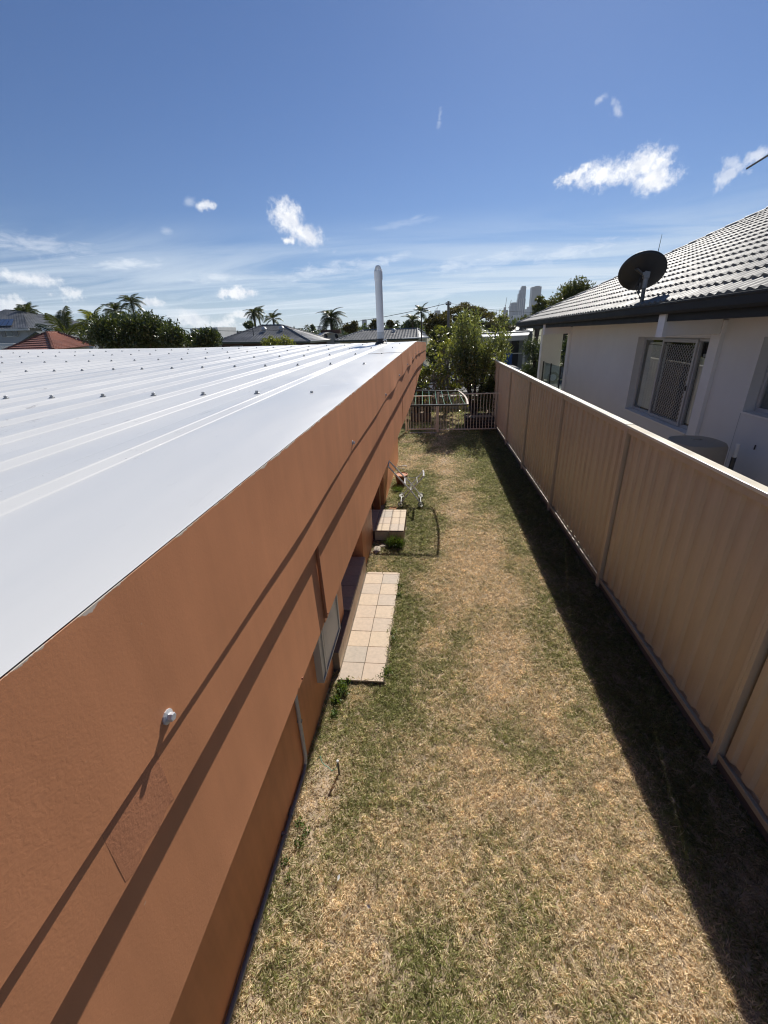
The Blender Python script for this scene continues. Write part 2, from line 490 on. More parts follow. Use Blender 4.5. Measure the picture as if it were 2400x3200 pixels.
M['grass'] = grass_mat()
M['white_thin'] = leaf_mat('thin_white_plastic', [(0.0, (0.86, 0.86, 0.84)), (1.0, (0.9, 0.9, 0.88))], 0.5, 0.35)
M['white_thin'].node_tree.nodes['Mix'].inputs[7].default_value = (1, 1, 1, 1)


# ------------------------------------------------------------------ mesh helpers
class MB:
    def __init__(self):
        self.v, self.f = [], []

    def add(self, vs, fs):
        o = len(self.v)
        self.v += [tuple(p) for p in vs]
        self.f += [tuple(i + o for i in f) for f in fs]
        return self

    def hexa(self, p):
        """eight corners: bottom loop 0-3, top loop 4-7"""
        return self.add(p, [(3, 2, 1, 0), (4, 5, 6, 7), (0, 1, 5, 4), (1, 2, 6, 5), (2, 3, 7, 6), (3, 0, 4, 7)])

    def box(self, x0, x1, y0, y1, z0, z1, T=None):
        p = [(x0, y0, z0), (x1, y0, z0), (x1, y1, z0), (x0, y1, z0), (x0, y0, z1), (x1, y0, z1), (x1, y1, z1), (x0, y1, z1)]
        if T:
            p = [T(*q) for q in p]
        return self.hexa(p)

    def bar(self, a, b, w, h=None, up=(0, 0, 1)):
        a, b = Vector(a), Vector(b)
        h = h or w
        d = (b - a).normalized()
        s = d.cross(Vector(up))
        if s.length < 1e-4:
            s = d.cross(Vector((1, 0, 0)))
        s.normalize()
        u = s.cross(d)
        s, u = s * w / 2, u * h / 2
        return self.hexa([a - s - u, a + s - u, b + s - u, b - s - u, a - s + u, a + s + u, b + s + u, b - s + u])

    def tube(self, pts, r, n=8, cap=True):
        pts = [Vector(p) for p in pts]
        rs = r if isinstance(r, (list, tuple)) else [r] * len(pts)
        o = len(self.v)
        prev = None
        for i, p in enumerate(pts):
            d = (pts[min(i + 1, len(pts) - 1)] - pts[max(i - 1, 0)]).normalized()
            s = prev - d * prev.dot(d) if prev is not None else d.cross(Vector((0.13, 0.31, 0.94)))
            if s.length < 1e-5:
                s = d.cross(Vector((1, 0.2, 0)))
            s.normalize()
            prev = s
            u = d.cross(s)
            for k in range(n):
                a = 2 * math.pi * k / n
                self.v.append(tuple(p + (s * math.cos(a) + u * math.sin(a)) * rs[i]))
        for i in range(len(pts) - 1):
            for k in range(n):
                a, b = o + i * n + k, o + i * n + (k + 1) % n
                self.f.append((a, b, b + n, a + n))
        if cap:
            self.f.append(tuple(o + k for k in reversed(range(n))))
            self.f.append(tuple(o + (len(pts) - 1) * n + k for k in range(n)))
        return self

    def lathe(self, prof, c=(0, 0, 0), n=24, axis=None, cap=True):
        """profile of (radius, height) round a vertical or given axis"""
        c = Vector(c)
        ax = Vector(axis).normalized() if axis else Vector((0, 0, 1))
        s = ax.orthogonal().normalized()
        u = ax.cross(s)
        o = len(self.v)
        for r, h in prof:
            for k in range(n):
                a = 2 * math.pi * k / n
                self.v.append(tuple(c + ax * h + (s * math.cos(a) + u * math.sin(a)) * r))
        for i in range(len(prof) - 1):
            for k in range(n):
                a, b = o + i * n + k, o + i * n + (k + 1) % n
                self.f.append((a, b, b + n, a + n))
        if cap:
            self.f.append(tuple(o + k for k in reversed(range(n))))
            self.f.append(tuple(o + (len(prof) - 1) * n + k for k in range(n)))
        return self

    def quad(self, a, b, c, d):
        return self.add([a, b, c, d], [(0, 1, 2, 3)])

    def mesh(self, name, m, smooth=False):
        me = bpy.data.meshes.new(name)
        me.from_pydata(self.v, [], self.f)
        me.update()
        if m:
            me.materials.append(M[m] if isinstance(m, str) else m)
        if smooth:
            me.polygons.foreach_set('use_smooth', [True] * len(me.polygons))
            if smooth != 'all':
                try:
                    me.set_sharp_from_angle(angle=math.radians(40))
                except Exception:
                    pass
        return me

    def build(self, name, m, parent=None, smooth=False, bevel=0.0):
        return link(name, self.mesh(name, m, smooth), parent, bevel)


def link(name, me, parent=None, bevel=0.0, loc=None, rot=None):
    o = bpy.data.objects.new(name, me)
    COL.objects.link(o)
    if parent is not None:
        o.parent = parent
        o.matrix_parent_inverse = parent_inv(parent)
    if loc is not None:
        o.location = loc
    if rot is not None:
        o.rotation_euler = rot
    if bevel:
        b = o.modifiers.new('edge', 'BEVEL')
        b.width = bevel
        b.segments = 2
        b.limit_method = 'ANGLE'
    return o


WM = {}


def parent_inv(p):
    return WM.get(p.name, Matrix.Identity(4)).inverted()


def thing(name, label, cat, loc=(0, 0, 0), group=None):
    o = bpy.data.objects.new(name, None)
    COL.objects.link(o)
    o.empty_display_size = 0.2
    o.location = loc
    WM[o.name] = Matrix.Translation(Vector(loc))
    tag(o, label, cat, group)
    return o


def tag(o, label=None, cat=None, group=None, kind=None):
    if label:
        o['label'] = label
    if cat:
        o['category'] = cat
    if group:
        o['group'] = group
    if kind:
        o['kind'] = kind
    return o


def np_mesh(name, verts, faces, m, smooth=False):
    """faces: array of equal-size polygons"""
    me = bpy.data.meshes.new(name)
    nv, nf, k = len(verts), len(faces), faces.shape[1]
    me.vertices.add(nv)
    me.vertices.foreach_set('co', np.ascontiguousarray(verts, dtype=np.float32).ravel())
    me.loops.add(nf * k)
    me.loops.foreach_set('vertex_index', np.ascontiguousarray(faces, dtype=np.int32).ravel())
    me.polygons.add(nf)
    me.polygons.foreach_set('loop_start', np.arange(0, nf * k, k, dtype=np.int32))
    if smooth:
        me.polygons.foreach_set('use_smooth', np.ones(nf, dtype=bool))
    me.update(calc_edges=True)
    me.materials.append(M[m])
    return me


# ------------------------------------------------------------------ ground
def terrain_z(x, y):
    t = np.clip((y - 19.0) / 20.0, 0, 1)
    return -1.2 * t * t * (3 - 2 * t)


def make_ground():
    ys = np.concatenate([[-60, -20], np.linspace(-4, 14, 10), np.linspace(15, 45, 25), [55, 80, 140, 300, 700, 1400, 2760]])
    xs = np.concatenate([[-2700, -900, -300, -120], np.linspace(-60, 60, 25), [120, 300, 900, 2700]])
    X, Y = np.meshgrid(xs, ys)
    Z = terrain_z(X, Y) - 0.012
    v = np.stack([X, Y, Z], -1).reshape(-1, 3)
    nx, ny = len(xs), len(ys)
    i, j = np.meshgrid(np.arange(nx - 1), np.arange(ny - 1))
    a = (j * nx + i).ravel()
    f = np.stack([a, a + 1, a + nx + 1, a + nx], -1)
    o = link('ground', np_mesh('ground', v, f, 'ground', True))
    tag(o, kind='structure')


make_ground()


def strip(name, m, x0, x1, y0, y1, dz, n=8):
    mb = MB()
    ys = np.linspace(y0, y1, n + 1)
    for a, b in zip(ys[:-1], ys[1:]):
        za, zb = float(terrain_z(0, a)) + dz, float(terrain_z(0, b)) + dz
        mb.quad((x0, a, za), (x1, a, za), (x1, b, zb), (x0, b, zb))
    return tag(mb.build(name, m), kind='structure')


strip('footpath', 'concrete', -60, 60, 17.2, 18.6, 0.012)
strip('road', 'asphalt', -60, 60, 19.6, 27.6, 0.006)
kb = MB().box(-60, 60, 19.44, 19.6, -0.2, 0.10)
tag(kb.build('kerb', 'concrete', bevel=0.02), kind='structure')
strip('driveway', 'concrete', 0.6, 6.0, 27.8, 40, 0.02)


# soil bed under the lawn and the lawn itself
def lawn_fields(x, y):
    """dryness 0..1, bare 0..1, from smooth random waves plus the worn track seen in the yard"""
    def waves(seed, f, n=14):
        rg = np.random.default_rng(seed)
        s = np.zeros_like(x)
        for _ in range(n):
            a = rg.uniform(0, 2 * math.pi)
            k = f * rg.uniform(0.6, 1.6)
            s += np.sin(k * (x * math.cos(a) + y * math.sin(a)) + rg.uniform(0, 6.28))
        return s / math.sqrt(n / 2) * 0.5
    w1, w2, w3 = waves(1, 2.2), waves(2, 6.0), waves(3, 14.0)
    track = np.exp(-((x - (0.35 + 0.07 * np.sin(y * 0.6) + 0.26 * np.clip((6 - y) / 4, 0, 1))) / 0.30) ** 2)
    track *= np.clip((y - 1.2) / 1.5, 0, 1)
    dry = 0.62 + 0.20 * w1 + 0.16 * w2 + 0.17 * w3 + 0.32 * track - 0.06
    dry -= 0.30 * np.exp(-((x - 1.2) / 0.22) ** 2) * np.clip((y - 2) / 2, 0, 1)            # green strip beside the fence shade
    dry -= 0.17 * np.clip((y - 4.5) / 3.0, 0, 1)
    dry -= 0.42 * np.exp(-((x + 0.16) / 0.34) ** 2) * np.clip((y - 4.6) / 1.0, 0, 1) * np.clip((9.5 - y) / 1.5, 0, 1)
    dry -= 0.30 * np.exp(-((x + 0.33) / 0.16) ** 2) * np.clip((y - 2.0) / 0.6, 0, 1) * np.clip((5 - y) / 1, 0, 1)
    dry -= 0.25 * np.clip((y - 9.5) / 2, 0, 1)
    dry -= 0.45 * np.clip((x - 1.33) / 0.12, 0, 1)            # greener strip along the fence, deepening its cast shadow by colour
    dry -= 0.34 * np.exp(-((x + 0.45) / 0.3) ** 2 - ((y - 1.75) / 0.45) ** 2) + 0.2 * np.exp(-((x - 0.1) / 0.35) ** 2 - ((y - 0.9) / 0.3) ** 2)
    bare = np.clip(0.75 * waves(5, 5.0) + 0.35 * waves(6, 12) - 0.62, 0, 1) * 1.6 * np.clip((3.2 - y) / 1.5, 0.15, 1)
    bare += 0.75 * np.exp(-((x + 0.70) / 0.10) ** 2) * (0.6 + 0.5 * w2) * np.clip((2.6 - y) / 0.4, 0, 1)
    bare += 0.5 * np.exp(-((x - 0.36) / 0.14) ** 2) * np.clip((y - 5.5) / 1.0, 0, 1) * np.clip((10.5 - y) / 1.0, 0, 1) * (0.7 + 0.5 * w3)
    return np.clip(dry, 0, 1), np.clip(bare, 0, 0.93)


SLABS = [(-0.80, -0.352, 2.62, 4.35), (-0.80, -0.34, 5.21, 5.96)]


def make_lawn():
    rg = np.random.default_rng(5)
    zones = [(-0.95, 2.3, 0.2, 2.4, 52000, 1.0), (-0.95, 2.0, 2.4, 5.0, 38000, 1.1), (-0.9, 1.95, 5.0, 9.0, 20000, 1.45), (-0.85, 1.95, 9.0, 15.5, 9000, 2.0), (-0.95, 2.3, -0.8, 0.2, 14000, 1.6),
             (-5, -0.85, 9.3, 15.5, 2500, 2.4), (1.95, 2.9, -1, 15, 700, 2.2)]
    P, S = [], []
    for x0, x1, y0, y1, dens, sc in zones:
        n = int((x1 - x0) * (y1 - y0) * dens)
        P.append(np.stack([rg.uniform(x0, x1, n), rg.uniform(y0, y1, n)], -1))
        S.append(np.full(n, sc))
    P, S = np.concatenate(P), np.concatenate(S)
    x, y = P[:, 0], P[:, 1]
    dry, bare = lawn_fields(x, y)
    keep = rg.uniform(0, 1, len(x)) > bare
    wall = -0.885 + 0.02 * y
    keep &= (x > wall + 0.005) | (y > 9.28)
    for a, b, c, d in SLABS:
        keep &= ~((x > a) & (x < b) & (y > c) & (y < d)) | ((x > b - 0.022) & (x < b) & (y > c) & (y < d) & (rg.uniform(0, 1, len(x)) < 0.22) & (d < 5)) | ((y < c + 0.02) & (y > c) & (x > a + 0.1) & (x < b) & (rg.uniform(0, 1, len(x)) < 0.2) & (d < 5))
    x, y, S, dry = x[keep], y[keep], S[keep], dry[keep]
    n = len(x)
    # clumping: blades lean together in small tufts
    xr, yr_ = x * 0.8 - y * 0.6 + 0.02 * np.sin(y * 31), x * 0.6 + y * 0.8 + 0.02 * np.sin(x * 37)
    cell = (np.floor(xr / 0.033) * 100003 + np.floor(yr_ / 0.041)).astype(np.int64)
    uq, inv = np.unique(cell, return_inverse=True)
    ch = rg.uniform(0, 1, len(uq))[inv]
    az = ch * 2 * math.pi + rg.normal(0, 1.0, n)
    lean = np.clip(rg.normal(1.24, 0.24, n), 0.2, 1.53)
    L = S * np.clip(rg.gamma(6, 0.0036, n), 0.008, 0.052) * (0.8 + 0.45 * (1 - dry)) * (0.7 + 0.6 * ((ch * 37) % 1))
    w = S * rg.uniform(0.0024, 0.0048, n)
    dx, dy = np.cos(az), np.sin(az)
    h, o = L * np.cos(lean), L * np.sin(lean)
    base = np.stack([x, y, np.full(n, -0.004) + rg.uniform(0, 0.012, n) * (rg.uniform(0, 1, n) < 0.3)], -1)
    on_slab = (x > -0.80) & (x < -0.352) & (y > 2.62) & (y < 4.35)
    base[on_slab, 2] = 0.033
    side = np.stack([-dy, dx, np.zeros(n)], -1) * (w / 2)[:, None]
    side[:, 2] += w * rg.normal(0, 0.35, n)
    mid = base + np.stack([dx * o * 0.42, dy * o * 0.42, h * 0.66], -1)
    tip = base + np.stack([dx * o, dy * o, h], -1)
    V = np.stack([base, mid + side, tip, mid - side], 1).reshape(-1, 3)
    k = np.arange(n)[:, None] * 4
    tri = np.concatenate([k + np.array([[0, 1, 3]]), k + np.array([[3, 1, 2]])], 0)
    me = np_mesh('grass', V, tri, 'grass')
    straw = np.array([0.97, 0.83, 0.58])
    straw2 = np.array([0.78, 0.62, 0.41])
    green = np.array([0.24, 0.27, 0.085])
    green2 = np.array([0.48, 0.48, 0.20])
    dd = np.clip(dry + 0.30 * (ch - 0.5) + rg.normal(0, 0.26, n), 0, 1)
    a = np.clip((dd - 0.30) / 0.34, 0, 1)[:, None]
    q = rg.uniform(0, 1, n)[:, None]
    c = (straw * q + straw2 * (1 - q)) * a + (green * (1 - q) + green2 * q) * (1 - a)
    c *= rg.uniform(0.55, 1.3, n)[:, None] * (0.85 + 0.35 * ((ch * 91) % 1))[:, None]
    c *= (1 - 0.45 * np.clip((x - 1.36) / 0.15, 0, 1))[:, None]  # blades coloured darker along the fence to deepen its shadow
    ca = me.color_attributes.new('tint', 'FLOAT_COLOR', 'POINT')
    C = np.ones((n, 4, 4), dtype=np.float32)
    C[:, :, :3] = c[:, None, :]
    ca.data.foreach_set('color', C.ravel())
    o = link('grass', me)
    tag(o, 'patchy dry lawn of straw coloured and green blades between wall and fence', 'grass', kind='stuff')
    # thatch and soil under the blades
    xs, ys = np.arange(-1.2, 3.01, 0.06), np.arange(-1.5, 17.2, 0.06)
    X, Y = np.meshgrid(xs, ys)
    Z = np.full_like(X, -0.004)
    rg2 = np.random.default_rng(3)
    Z += rg2.normal(0, 0.0022, Z.shape)
    v = np.stack([X, Y, Z], -1).reshape(-1, 3)
    nx = len(xs)
    i, j = np.meshgrid(np.arange(nx - 1), np.arange(len(ys) - 1))
    b = (j * nx + i).ravel()
    me2 = np_mesh('soil', v, np.stack([b, b + 1, b + nx + 1, b + nx], -1), 'soil', True)
    tag(link('soil', me2), kind='structure')


make_lawn()


# ------------------------------------------------------------------ the long low building on the left
BX, BZ, RIDGE = 0.02814, 0.01535, 5.75


def tilt(s):
    return BZ * s if s <= RIDGE else BZ * RIDGE - 0.031 * (s - RIDGE)


def roof_z(u, s):
    d = max(0.0, u - 0.33)
    return 2.50 + tilt(s) + 0.004 * d + 0.0019 * d * d * (1 if d < 6.2 else 6.2 * (2 * d - 6.2) / d / d)


def BP(u, s, z):
    """building axes to world: u to the left of the camera line, s along the eave, z up"""
    return (-u + BX * s, s, z)


def wall_x(s):
    return -0.885 + 0.02 * s


bld = thing('low_building', 'long low terracotta coloured building with a flat white steel roof', 'building', (-3.0, 4.0, 0))

# roof sheets: three ribs each
RIB0, PITCH = 0.705, 0.2155
half = [(-0.0585, 0), (-0.0555, 0), (-0.0540, 0.0014), (-0.0515, 0.0022), (-0.0300, 0.0080), (-0.0278, 0.0087), (-0.0262, 0.0102), (-0.0235, 0.0104)]
prof = [(-0.1077, 0)] + half + [(-a, b) for a, b in reversed(half)] + [(0.1077, 0)]


def roof_sheet(k, u_first, nr, s0=-1.6, s1=9.3):
    ss = [s0, 0, 1, 2, 3, 4, 5, RIDGE - 0.15, RIDGE, RIDGE + 0.15, 7.5, s1]
    row = []
    for i in range(nr):
        for du, dz in prof[(0 if i == 0 else 1):]:
            row.append((u_first + PITCH * i + du, dz))
    mb = MB()
    for s in ss:
        for u, dz in row:
            mb.v.append(BP(u, s, roof_z(u, s) + dz - 0.001))
    n = len(row)
    for j in range(len(ss) - 1):
        for i in range(n - 1):
            a = j * n + i
            mb.f.append((a, a + n, a + n + 1, a + 1))
    # a turned-down lap edge gives the sheet its thickness
    o = mb.build('roof_sheet', 'roof', bld)
    o.data.polygons.foreach_set('use_smooth', [True] * len(o.data.polygons))
    return o


u = RIB0
while u < 13.5:
    roof_sheet(0, u, 3)
    u += PITCH * 3
U_END = u

# flashing lapped over the first rib and folded over the fascia
for s0, s1, dz in ((-1.6, 3.72, 0.0015), (3.70, 9.3, 0.004)):
    mb = MB()
    ss = [s0] + [s for s in np.arange(-1, 9.3, 0.5) if s0 < s < s1] + [s1]
    row = [(0.3305, 0.0045), (0.334, 0.0055), (0.45, 0.004), (0.60, 0.003), (0.617, 0.003), (0.618, -0.004)]
    rg = random.Random(4)
    for s in ss:
        for u, z in row:
            buckle = 0.004 * math.sin(3.1 * s + 8 * u) * (0.34 < u < 0.6)
            mb.v.append(BP(u, s, roof_z(u, s) + z + dz + buckle))
    n = len(row)
    for j in range(len(ss) - 1):
        for i in range(n - 1):
            a = j * n + i
            mb.f.append((a, a + n, a + n + 1, a + 1))
    mb.build('flashing', 'flashing', bld, smooth=True)


def hex_screw(mb, c, ax, k=1.0):
    mb.lathe([(0.0095 * k, 0.0), (0.0095 * k, 0.0016 * k), (0.0060 * k, 0.0030 * k)], c, 12, ax)
    c2 = Vector(c) + Vector(ax).normalized() * 0.0025 * k
    mb.lathe([(0.0056 * k, 0.0), (0.0056 * k, 0.0058 * k), (0.0046 * k, 0.0066 * k)], c2, 6, ax)


scr_me = None
rows = [0.42, 1.60, 2.78, 3.62, 4.45, 5.2]
n_screw = 0
for r, s in enumerate(rows):
    for k in range(0, 42):
        u = 0.49 + 0.2165 * k
        if k and abs(((u - RIB0) / PITCH) - round((u - RIB0) / PITCH)) > 0.2:
            pass
        uu = 0.49 if k == 0 else RIB0 + PITCH * (k - 1)
        if r == 0 and k < 1:
            continue
        if uu > 9.0:
            continue
        if scr_me is None:
            mb = MB()
            hex_screw(mb, (0, 0, 0), (0, 0, 1), 1.15)
            scr_me = mb.mesh('roof_screw', 'screw')
        p = BP(uu, s + random.uniform(-0.012, 0.012), roof_z(uu, s) + (0.0104 if k else 0.004))
        link('screw', scr_me, bld, loc=Vector(p) - Vector((0, 0, 0)))
        n_screw += 1


def poly(pts, s):
    for (a, za), (b, zb) in zip(pts[:-1], pts[1:]):
        if s <= b:
            return za + (zb - za) * (s - a) / (b - a)
    return pts[-1][1]


CAP_BOT = [(-2, 2.293), (0.5, 2.286), (1.56, 2.308), (3.4, 2.335), (5.6, 2.345), (9.4, 2.36)]
BRD_BOT = [(-2, 2.195), (0.7, 2.186), (2.0, 2.173), (5.6, 2.165), (9.4, 2.17)]
PAN_BOT = [(-2, 1.868), (1.0, 1.88), (3.5, 1.859), (5.6, 1.842), (6.8, 2.0), (8.7, 2.16), (9.4, 2.16)]
F_SCREWS = [-0.9, 0.341, 1.524, 2.542, 3.399, 4.25, 4.953, 5.6, 6.3, 7.2]


def bulge(s):
    for a, b in zip(F_SCREWS[:-1], F_SCREWS[1:]):
        if a <= s <= b:
            k = (s - a) / (b - a)
            amp = 0.017 if a == 4.25 else 0.009 if a > 2 else 0.0035
            return amp * math.sin(math.pi * k) ** 2 * (1 + 0.3 * math.sin(9 * s))
    return 0.0


def fascia_sheet(name, m, s0, s1, u_of, top_of, bot_of, th, parent, rows_=6, step=0.06, edge=False, bev=0.0):
    """a sheet hanging in the eave plane, with thickness"""
    n = max(2, int((s1 - s0) / step))
    mb = MB()
    E_ = []
    for side in (0, 1):
        for i in range(n + 1):
            s = s0 + (s1 - s0) * i / n
            zt, zb = top_of(s), bot_of(s)
            for j in range(rows_ + 1):
                k = j / rows_
                z = zt + (zb - zt) * k
                mb.v.append(BP(u_of(s, k) + side * th, s, z))
                E_.append(zt - z)
    R = rows_ + 1
    N = (n + 1) * R
    for i in range(n):
        for j in range(rows_):
            a = i * R + j
            mb.f.append((a, a + R, a + R + 1, a + 1))
            b = N + a
            mb.f.append((b, b + 1, b + R + 1, b + R))
        t = i * R
        mb.f.append((t, N + t, N + t + R, t + R))
        t = i * R + rows_
        mb.f.append((t, t + R, N + t + R, N + t))
    for i in (0, n):
        for j in range(rows_):
            a = i * R + j
            mb.f.append((a, a + 1, N + a + 1, N + a))
    o = mb.build(name, m, parent, smooth=False)
    bm = bmesh.new()
    bm.from_mesh(o.data)
    bmesh.ops.recalc_face_normals(bm, faces=bm.faces)
    bm.to_mesh(o.data)
    bm.free()
    if edge:
        at = o.data.attributes.new('edge', 'FLOAT', 'POINT')
        at.data.foreach_set('value', np.array(E_, dtype=np.float32))
    o.data.polygons.foreach_set('use_smooth', [True] * len(o.data.polygons))
    o.data.set_sharp_from_angle(angle=math.radians(35))
    return o


for s0, s1 in ((-1.6, 3.655), (3.66, 9.3)):
    fascia_sheet('fascia_capping', 'capping', s0, s1, lambda s, k: 0.330 - bulge(s) * k ** 1.5 - 0.001 * (s > 3.657), lambda s: roof_z(0.33, s) + 0.004,
                 lambda s: poly(CAP_BOT, s) + (tilt(s) if s < RIDGE else tilt(s)), 0.0025, bld, edge=True)
for s0, s1 in ((-1.6, 4.40), (4.405, 6.2), (6.205, 9.3)):
    fascia_sheet('fascia_board', 'render', s0, s1, lambda s, k: 0.3350, lambda s: roof_z(0.33, s) - 0.02,
                 lambda s: poly(BRD_BOT, s) + tilt(s), 0.016, bld, rows_=2, step=0.3)
js = [-1.6, 1.045, 3.05, 3.95, 5.02, 6.2, 7.4, 9.3]
for k, (a, b) in enumerate(zip(js[:-1], js[1:])):
    off = 0.3555 + (0.002, 0.0, 0.0035, 0.001, 0.003, 0.0, 0.002)[k]
    fascia_sheet('fascia_panel', 'render', a + 0.003, b - 0.003, lambda s, k_, o=off: o, lambda s: poly(BRD_BOT, s) + tilt(s) + 0.05,
                 lambda s: poly(PAN_BOT, s) + tilt(s), 0.012, bld, rows_=2, step=0.3)
# a rough trowelled patch on the board
ptch = fascia_sheet('render_patch', 'render_rough', 0.225, 0.315, lambda s, k: 0.33483 + 0.0001 * math.sin(s * 60 + k * 5), lambda s: 2.288 + tilt(s), lambda s: 2.192 + tilt(s) + 0.004 * math.sin(s * 150), 0.003, bld, rows_=6, step=0.006)
scrf = None
for s in F_SCREWS[1:]:
    if scrf is None:
        mb = MB()
        hex_screw(mb, (0, 0, 0), (1, 0, 0.02), 1.0)
        scrf = mb.mesh('fascia_screw', 'screw_white')
    link('screw', scrf, bld, loc=BP(0.330, s, poly(CAP_BOT, s) + tilt(s) + 0.022 + 0.004 * (s > 1)))
# painted conduit dropping down the panel joint
mb = MB()
mb.tube([BP(0.351, 1.035, 2.20 + BZ), BP(0.351, 1.05, 1.90 + BZ)], 0.005, 8)
mb.build('conduit', 'paint_brown', bld, smooth=True)
for s in (1.07, 0.80, 0.13, 0.0):
    mb = MB()
    mb.lathe([(0.0035, 0), (0.0035, 0.004)], BP(0.353, s, poly(PAN_BOT, s) + tilt(s) + 0.02), 6, (1, 0, 0))
    mb.build('nail', 'paint_brown', bld)
# soffit under the eave
mb = MB()
for s0, s1 in ((-1.6, 5.6), (5.6, 9.3)):
    za, zb = poly(PAN_BOT, s0) + tilt(s0) + 0.02, poly(PAN_BOT, s1) + tilt(s1) + 0.02
    mb.hexa([BP(1.7, s0, za), BP(0.375, s0, za), BP(0.375, s1, zb), BP(1.7, s1, zb), BP(1.7, s0, za + .01), BP(0.375, s0, za + .01), BP(0.375, s1, zb + .01), BP(1.7, s1, zb + .01)])
mb.build('soffit', 'paint_brown', bld)


def wall_seg(s0, s1, x_off=0.0, depth=0.22, z0=-0.15, z1=2.05, m='render', name='wall'):
    mb = MB()
    n = max(1, int((s1 - s0) / 0.8))
    for i in range(n):
        a, b = s0 + (s1 - s0) * i / n, s0 + (s1 - s0) * (i + 1) / n
    xa, xb = wall_x(s0) + x_off, wall_x(s1) + x_off
    mb.hexa([(xa - depth, s0, z0), (xa, s0, z0), (xb, s1, z0), (xb - depth, s1, z0), (xa - depth, s0, z1), (xa, s0, z1), (xb, s1, z1), (xb - depth, s1, z1)])
    return mb.build(name, m, bld)


wall_seg(-1.6, 3.27)
wall_seg(4.42, 5.20)
wall_seg(6.56, 9.25)
wall_seg(3.27, 4.42, -0.34, 0.1, name='recess_wall')
wall_seg(5.20, 6.56, -0.18, 0.1, name='recess_wall')
# door in the second recess
dr = MB().box(-0.955, -0.935, 5.36, 6.2, 0.17, 1.95).build('door', 'paint_brown', bld, bevel=0.004)
for y0, y1 in ((5.28, 5.36), (6.2, 6.28)):
    MB().box(-0.965, -0.90, y0, y1, 0.17, 1.97).build('door_frame', 'paint_brown', bld, bevel=0.004)
MB().box(-0.90, -0.80, 6.28, 6.42, 0.0, 1.97).build('door_post', 'paint_brown', bld, bevel=0.006)
dr2 = MB().box(-1.18, -1.15, 3.45, 4.25, 0.22, 1.95).build('door', 'dark_brown', bld, bevel=0.004)
# grey sliding window standing proud of the wall
wf = MB().box(-0.86, -0.783, 2.315, 2.95, 0.305, 0.325).box(-0.86, -0.787, 2.315, 2.34, 0.325, 1.85).box(-0.86, -0.783, 2.92, 2.95, 0.325, 1.85).build('window', 'alu_grey', bld, bevel=0.002)
MB().box(-0.86, -0.792, 2.34, 2.92, 0.325, 1.85).build('window_screen', 'alu_grey', wf)
MB().box(-0.792, -0.785, 2.40, 2.43, 0.325, 1.85).build('window_stile', 'alu_grey', wf)
MB().box(-0.792, -0.788, 2.44, 2.448, 0.325, 1.85).build('window_stile', 'alu_dark', wf)
# far end walls and back, so that the building is closed
MB().box(-13.5, -0.80, 9.1, 9.25, -0.15, 2.42).build('end_wall', 'render', bld)
MB().box(-13.6, -13.4, -1.6, 9.25, -0.15, 2.6).build('back_wall', 'render', bld)
MB().box(-13.5, -1.1, -1.6, -1.45, -0.15, 2.35).build('end_wall', 'render', bld)


def tiled(name, label, body, tiles, m='grout'):
    t = thing(name, label, 'step', body['at'])
    b = MB()
    for bx in body['boxes']:
        b.box(*bx)
    b.build('base', body.get('mat', m), t)
    rg = random.Random(3)
    for (x0, x1, y0, y1, z0, z1) in tiles:
        dz = rg.uniform(-0.0012, 0.0012)
        mb = MB().box(x0 + 0.002, x1 - 0.002, y0 + 0.002, y1 - 0.002, z0, z1 + dz)
        mb.build('tile', 'tile', t, bevel=0.0015)
    return t


tl = []
ys = [2.62, 2.827, 3.036, 3.252, 3.462, 3.672, 3.88, 4.092, 4.30]
for i in range(8):
    dx = 0.003 * i
    tl.append((-0.565 + dx, -0.377 + dx * 1.4, ys[i], ys[i + 1], 0.022, 0.034))
    tl.append((-0.762 + dx * .4, -0.567 + dx, ys[i], ys[i + 1], 0.022, 0.034))
for x0, x1 in ((-0.56, -0.345), (-0.745, -0.562)):
    tl.append((x0, x1, 4.302, 4.345, 0.022, 0.033))
yr = [2.74, 2.93, 3.12, 3.33, 3.54, 3.75, 3.96, 4.17, 4.38]
for i in range(8):
    tl.append((-0.776, -0.764, yr[i], yr[i + 1], 0.036, 0.212))
    if yr[i] > 3.2:
        tl.append((-0.975, -0.77, yr[i], yr[i + 1], 0.214, 0.226))
        tl.append((-1.18, -0.977, yr[i], yr[i + 1], 0.214, 0.226))
tiled('tiled_porch_step', 'long low two level step of sandstone coloured tiles at the recessed porch', dict(at=(-0.6, 3.4, 0), boxes=[(-0.765, -0.365, 2.625, 4.34, -0.1, 0.023), (-0.84, -0.775, 2.745, 4.375, -0.1, 0.213), (-1.19, -0.84, 3.28, 4.4, -0.1, 0.2135)]), tl)
tl = []
yt = [5.215, 5.44, 5.665, 5.89, 5.955]
for i in range(4):
    for x0, x1 in ((-0.955, -0.76), (-0.758, -0.556), (-0.554, -0.345)):
        tl.append((x0, x1, yt[i], yt[i + 1], 0.158, 0.171))
for x0, x1 in ((-0.755, -0.556), (-0.554, -0.345)):
    tl.append((x0, x1, 5.203, 5.214, 0.02, 0.156))
tiled('tiled_door_step', 'square raised step of sandstone tiles below the brown door, by the laundry trolley', dict(at=(-0.55, 5.6, 0), boxes=[(-0.956, -0.347, 5.216, 5.954, -0.1, 0.159)], mat='dark_brown'), tl)

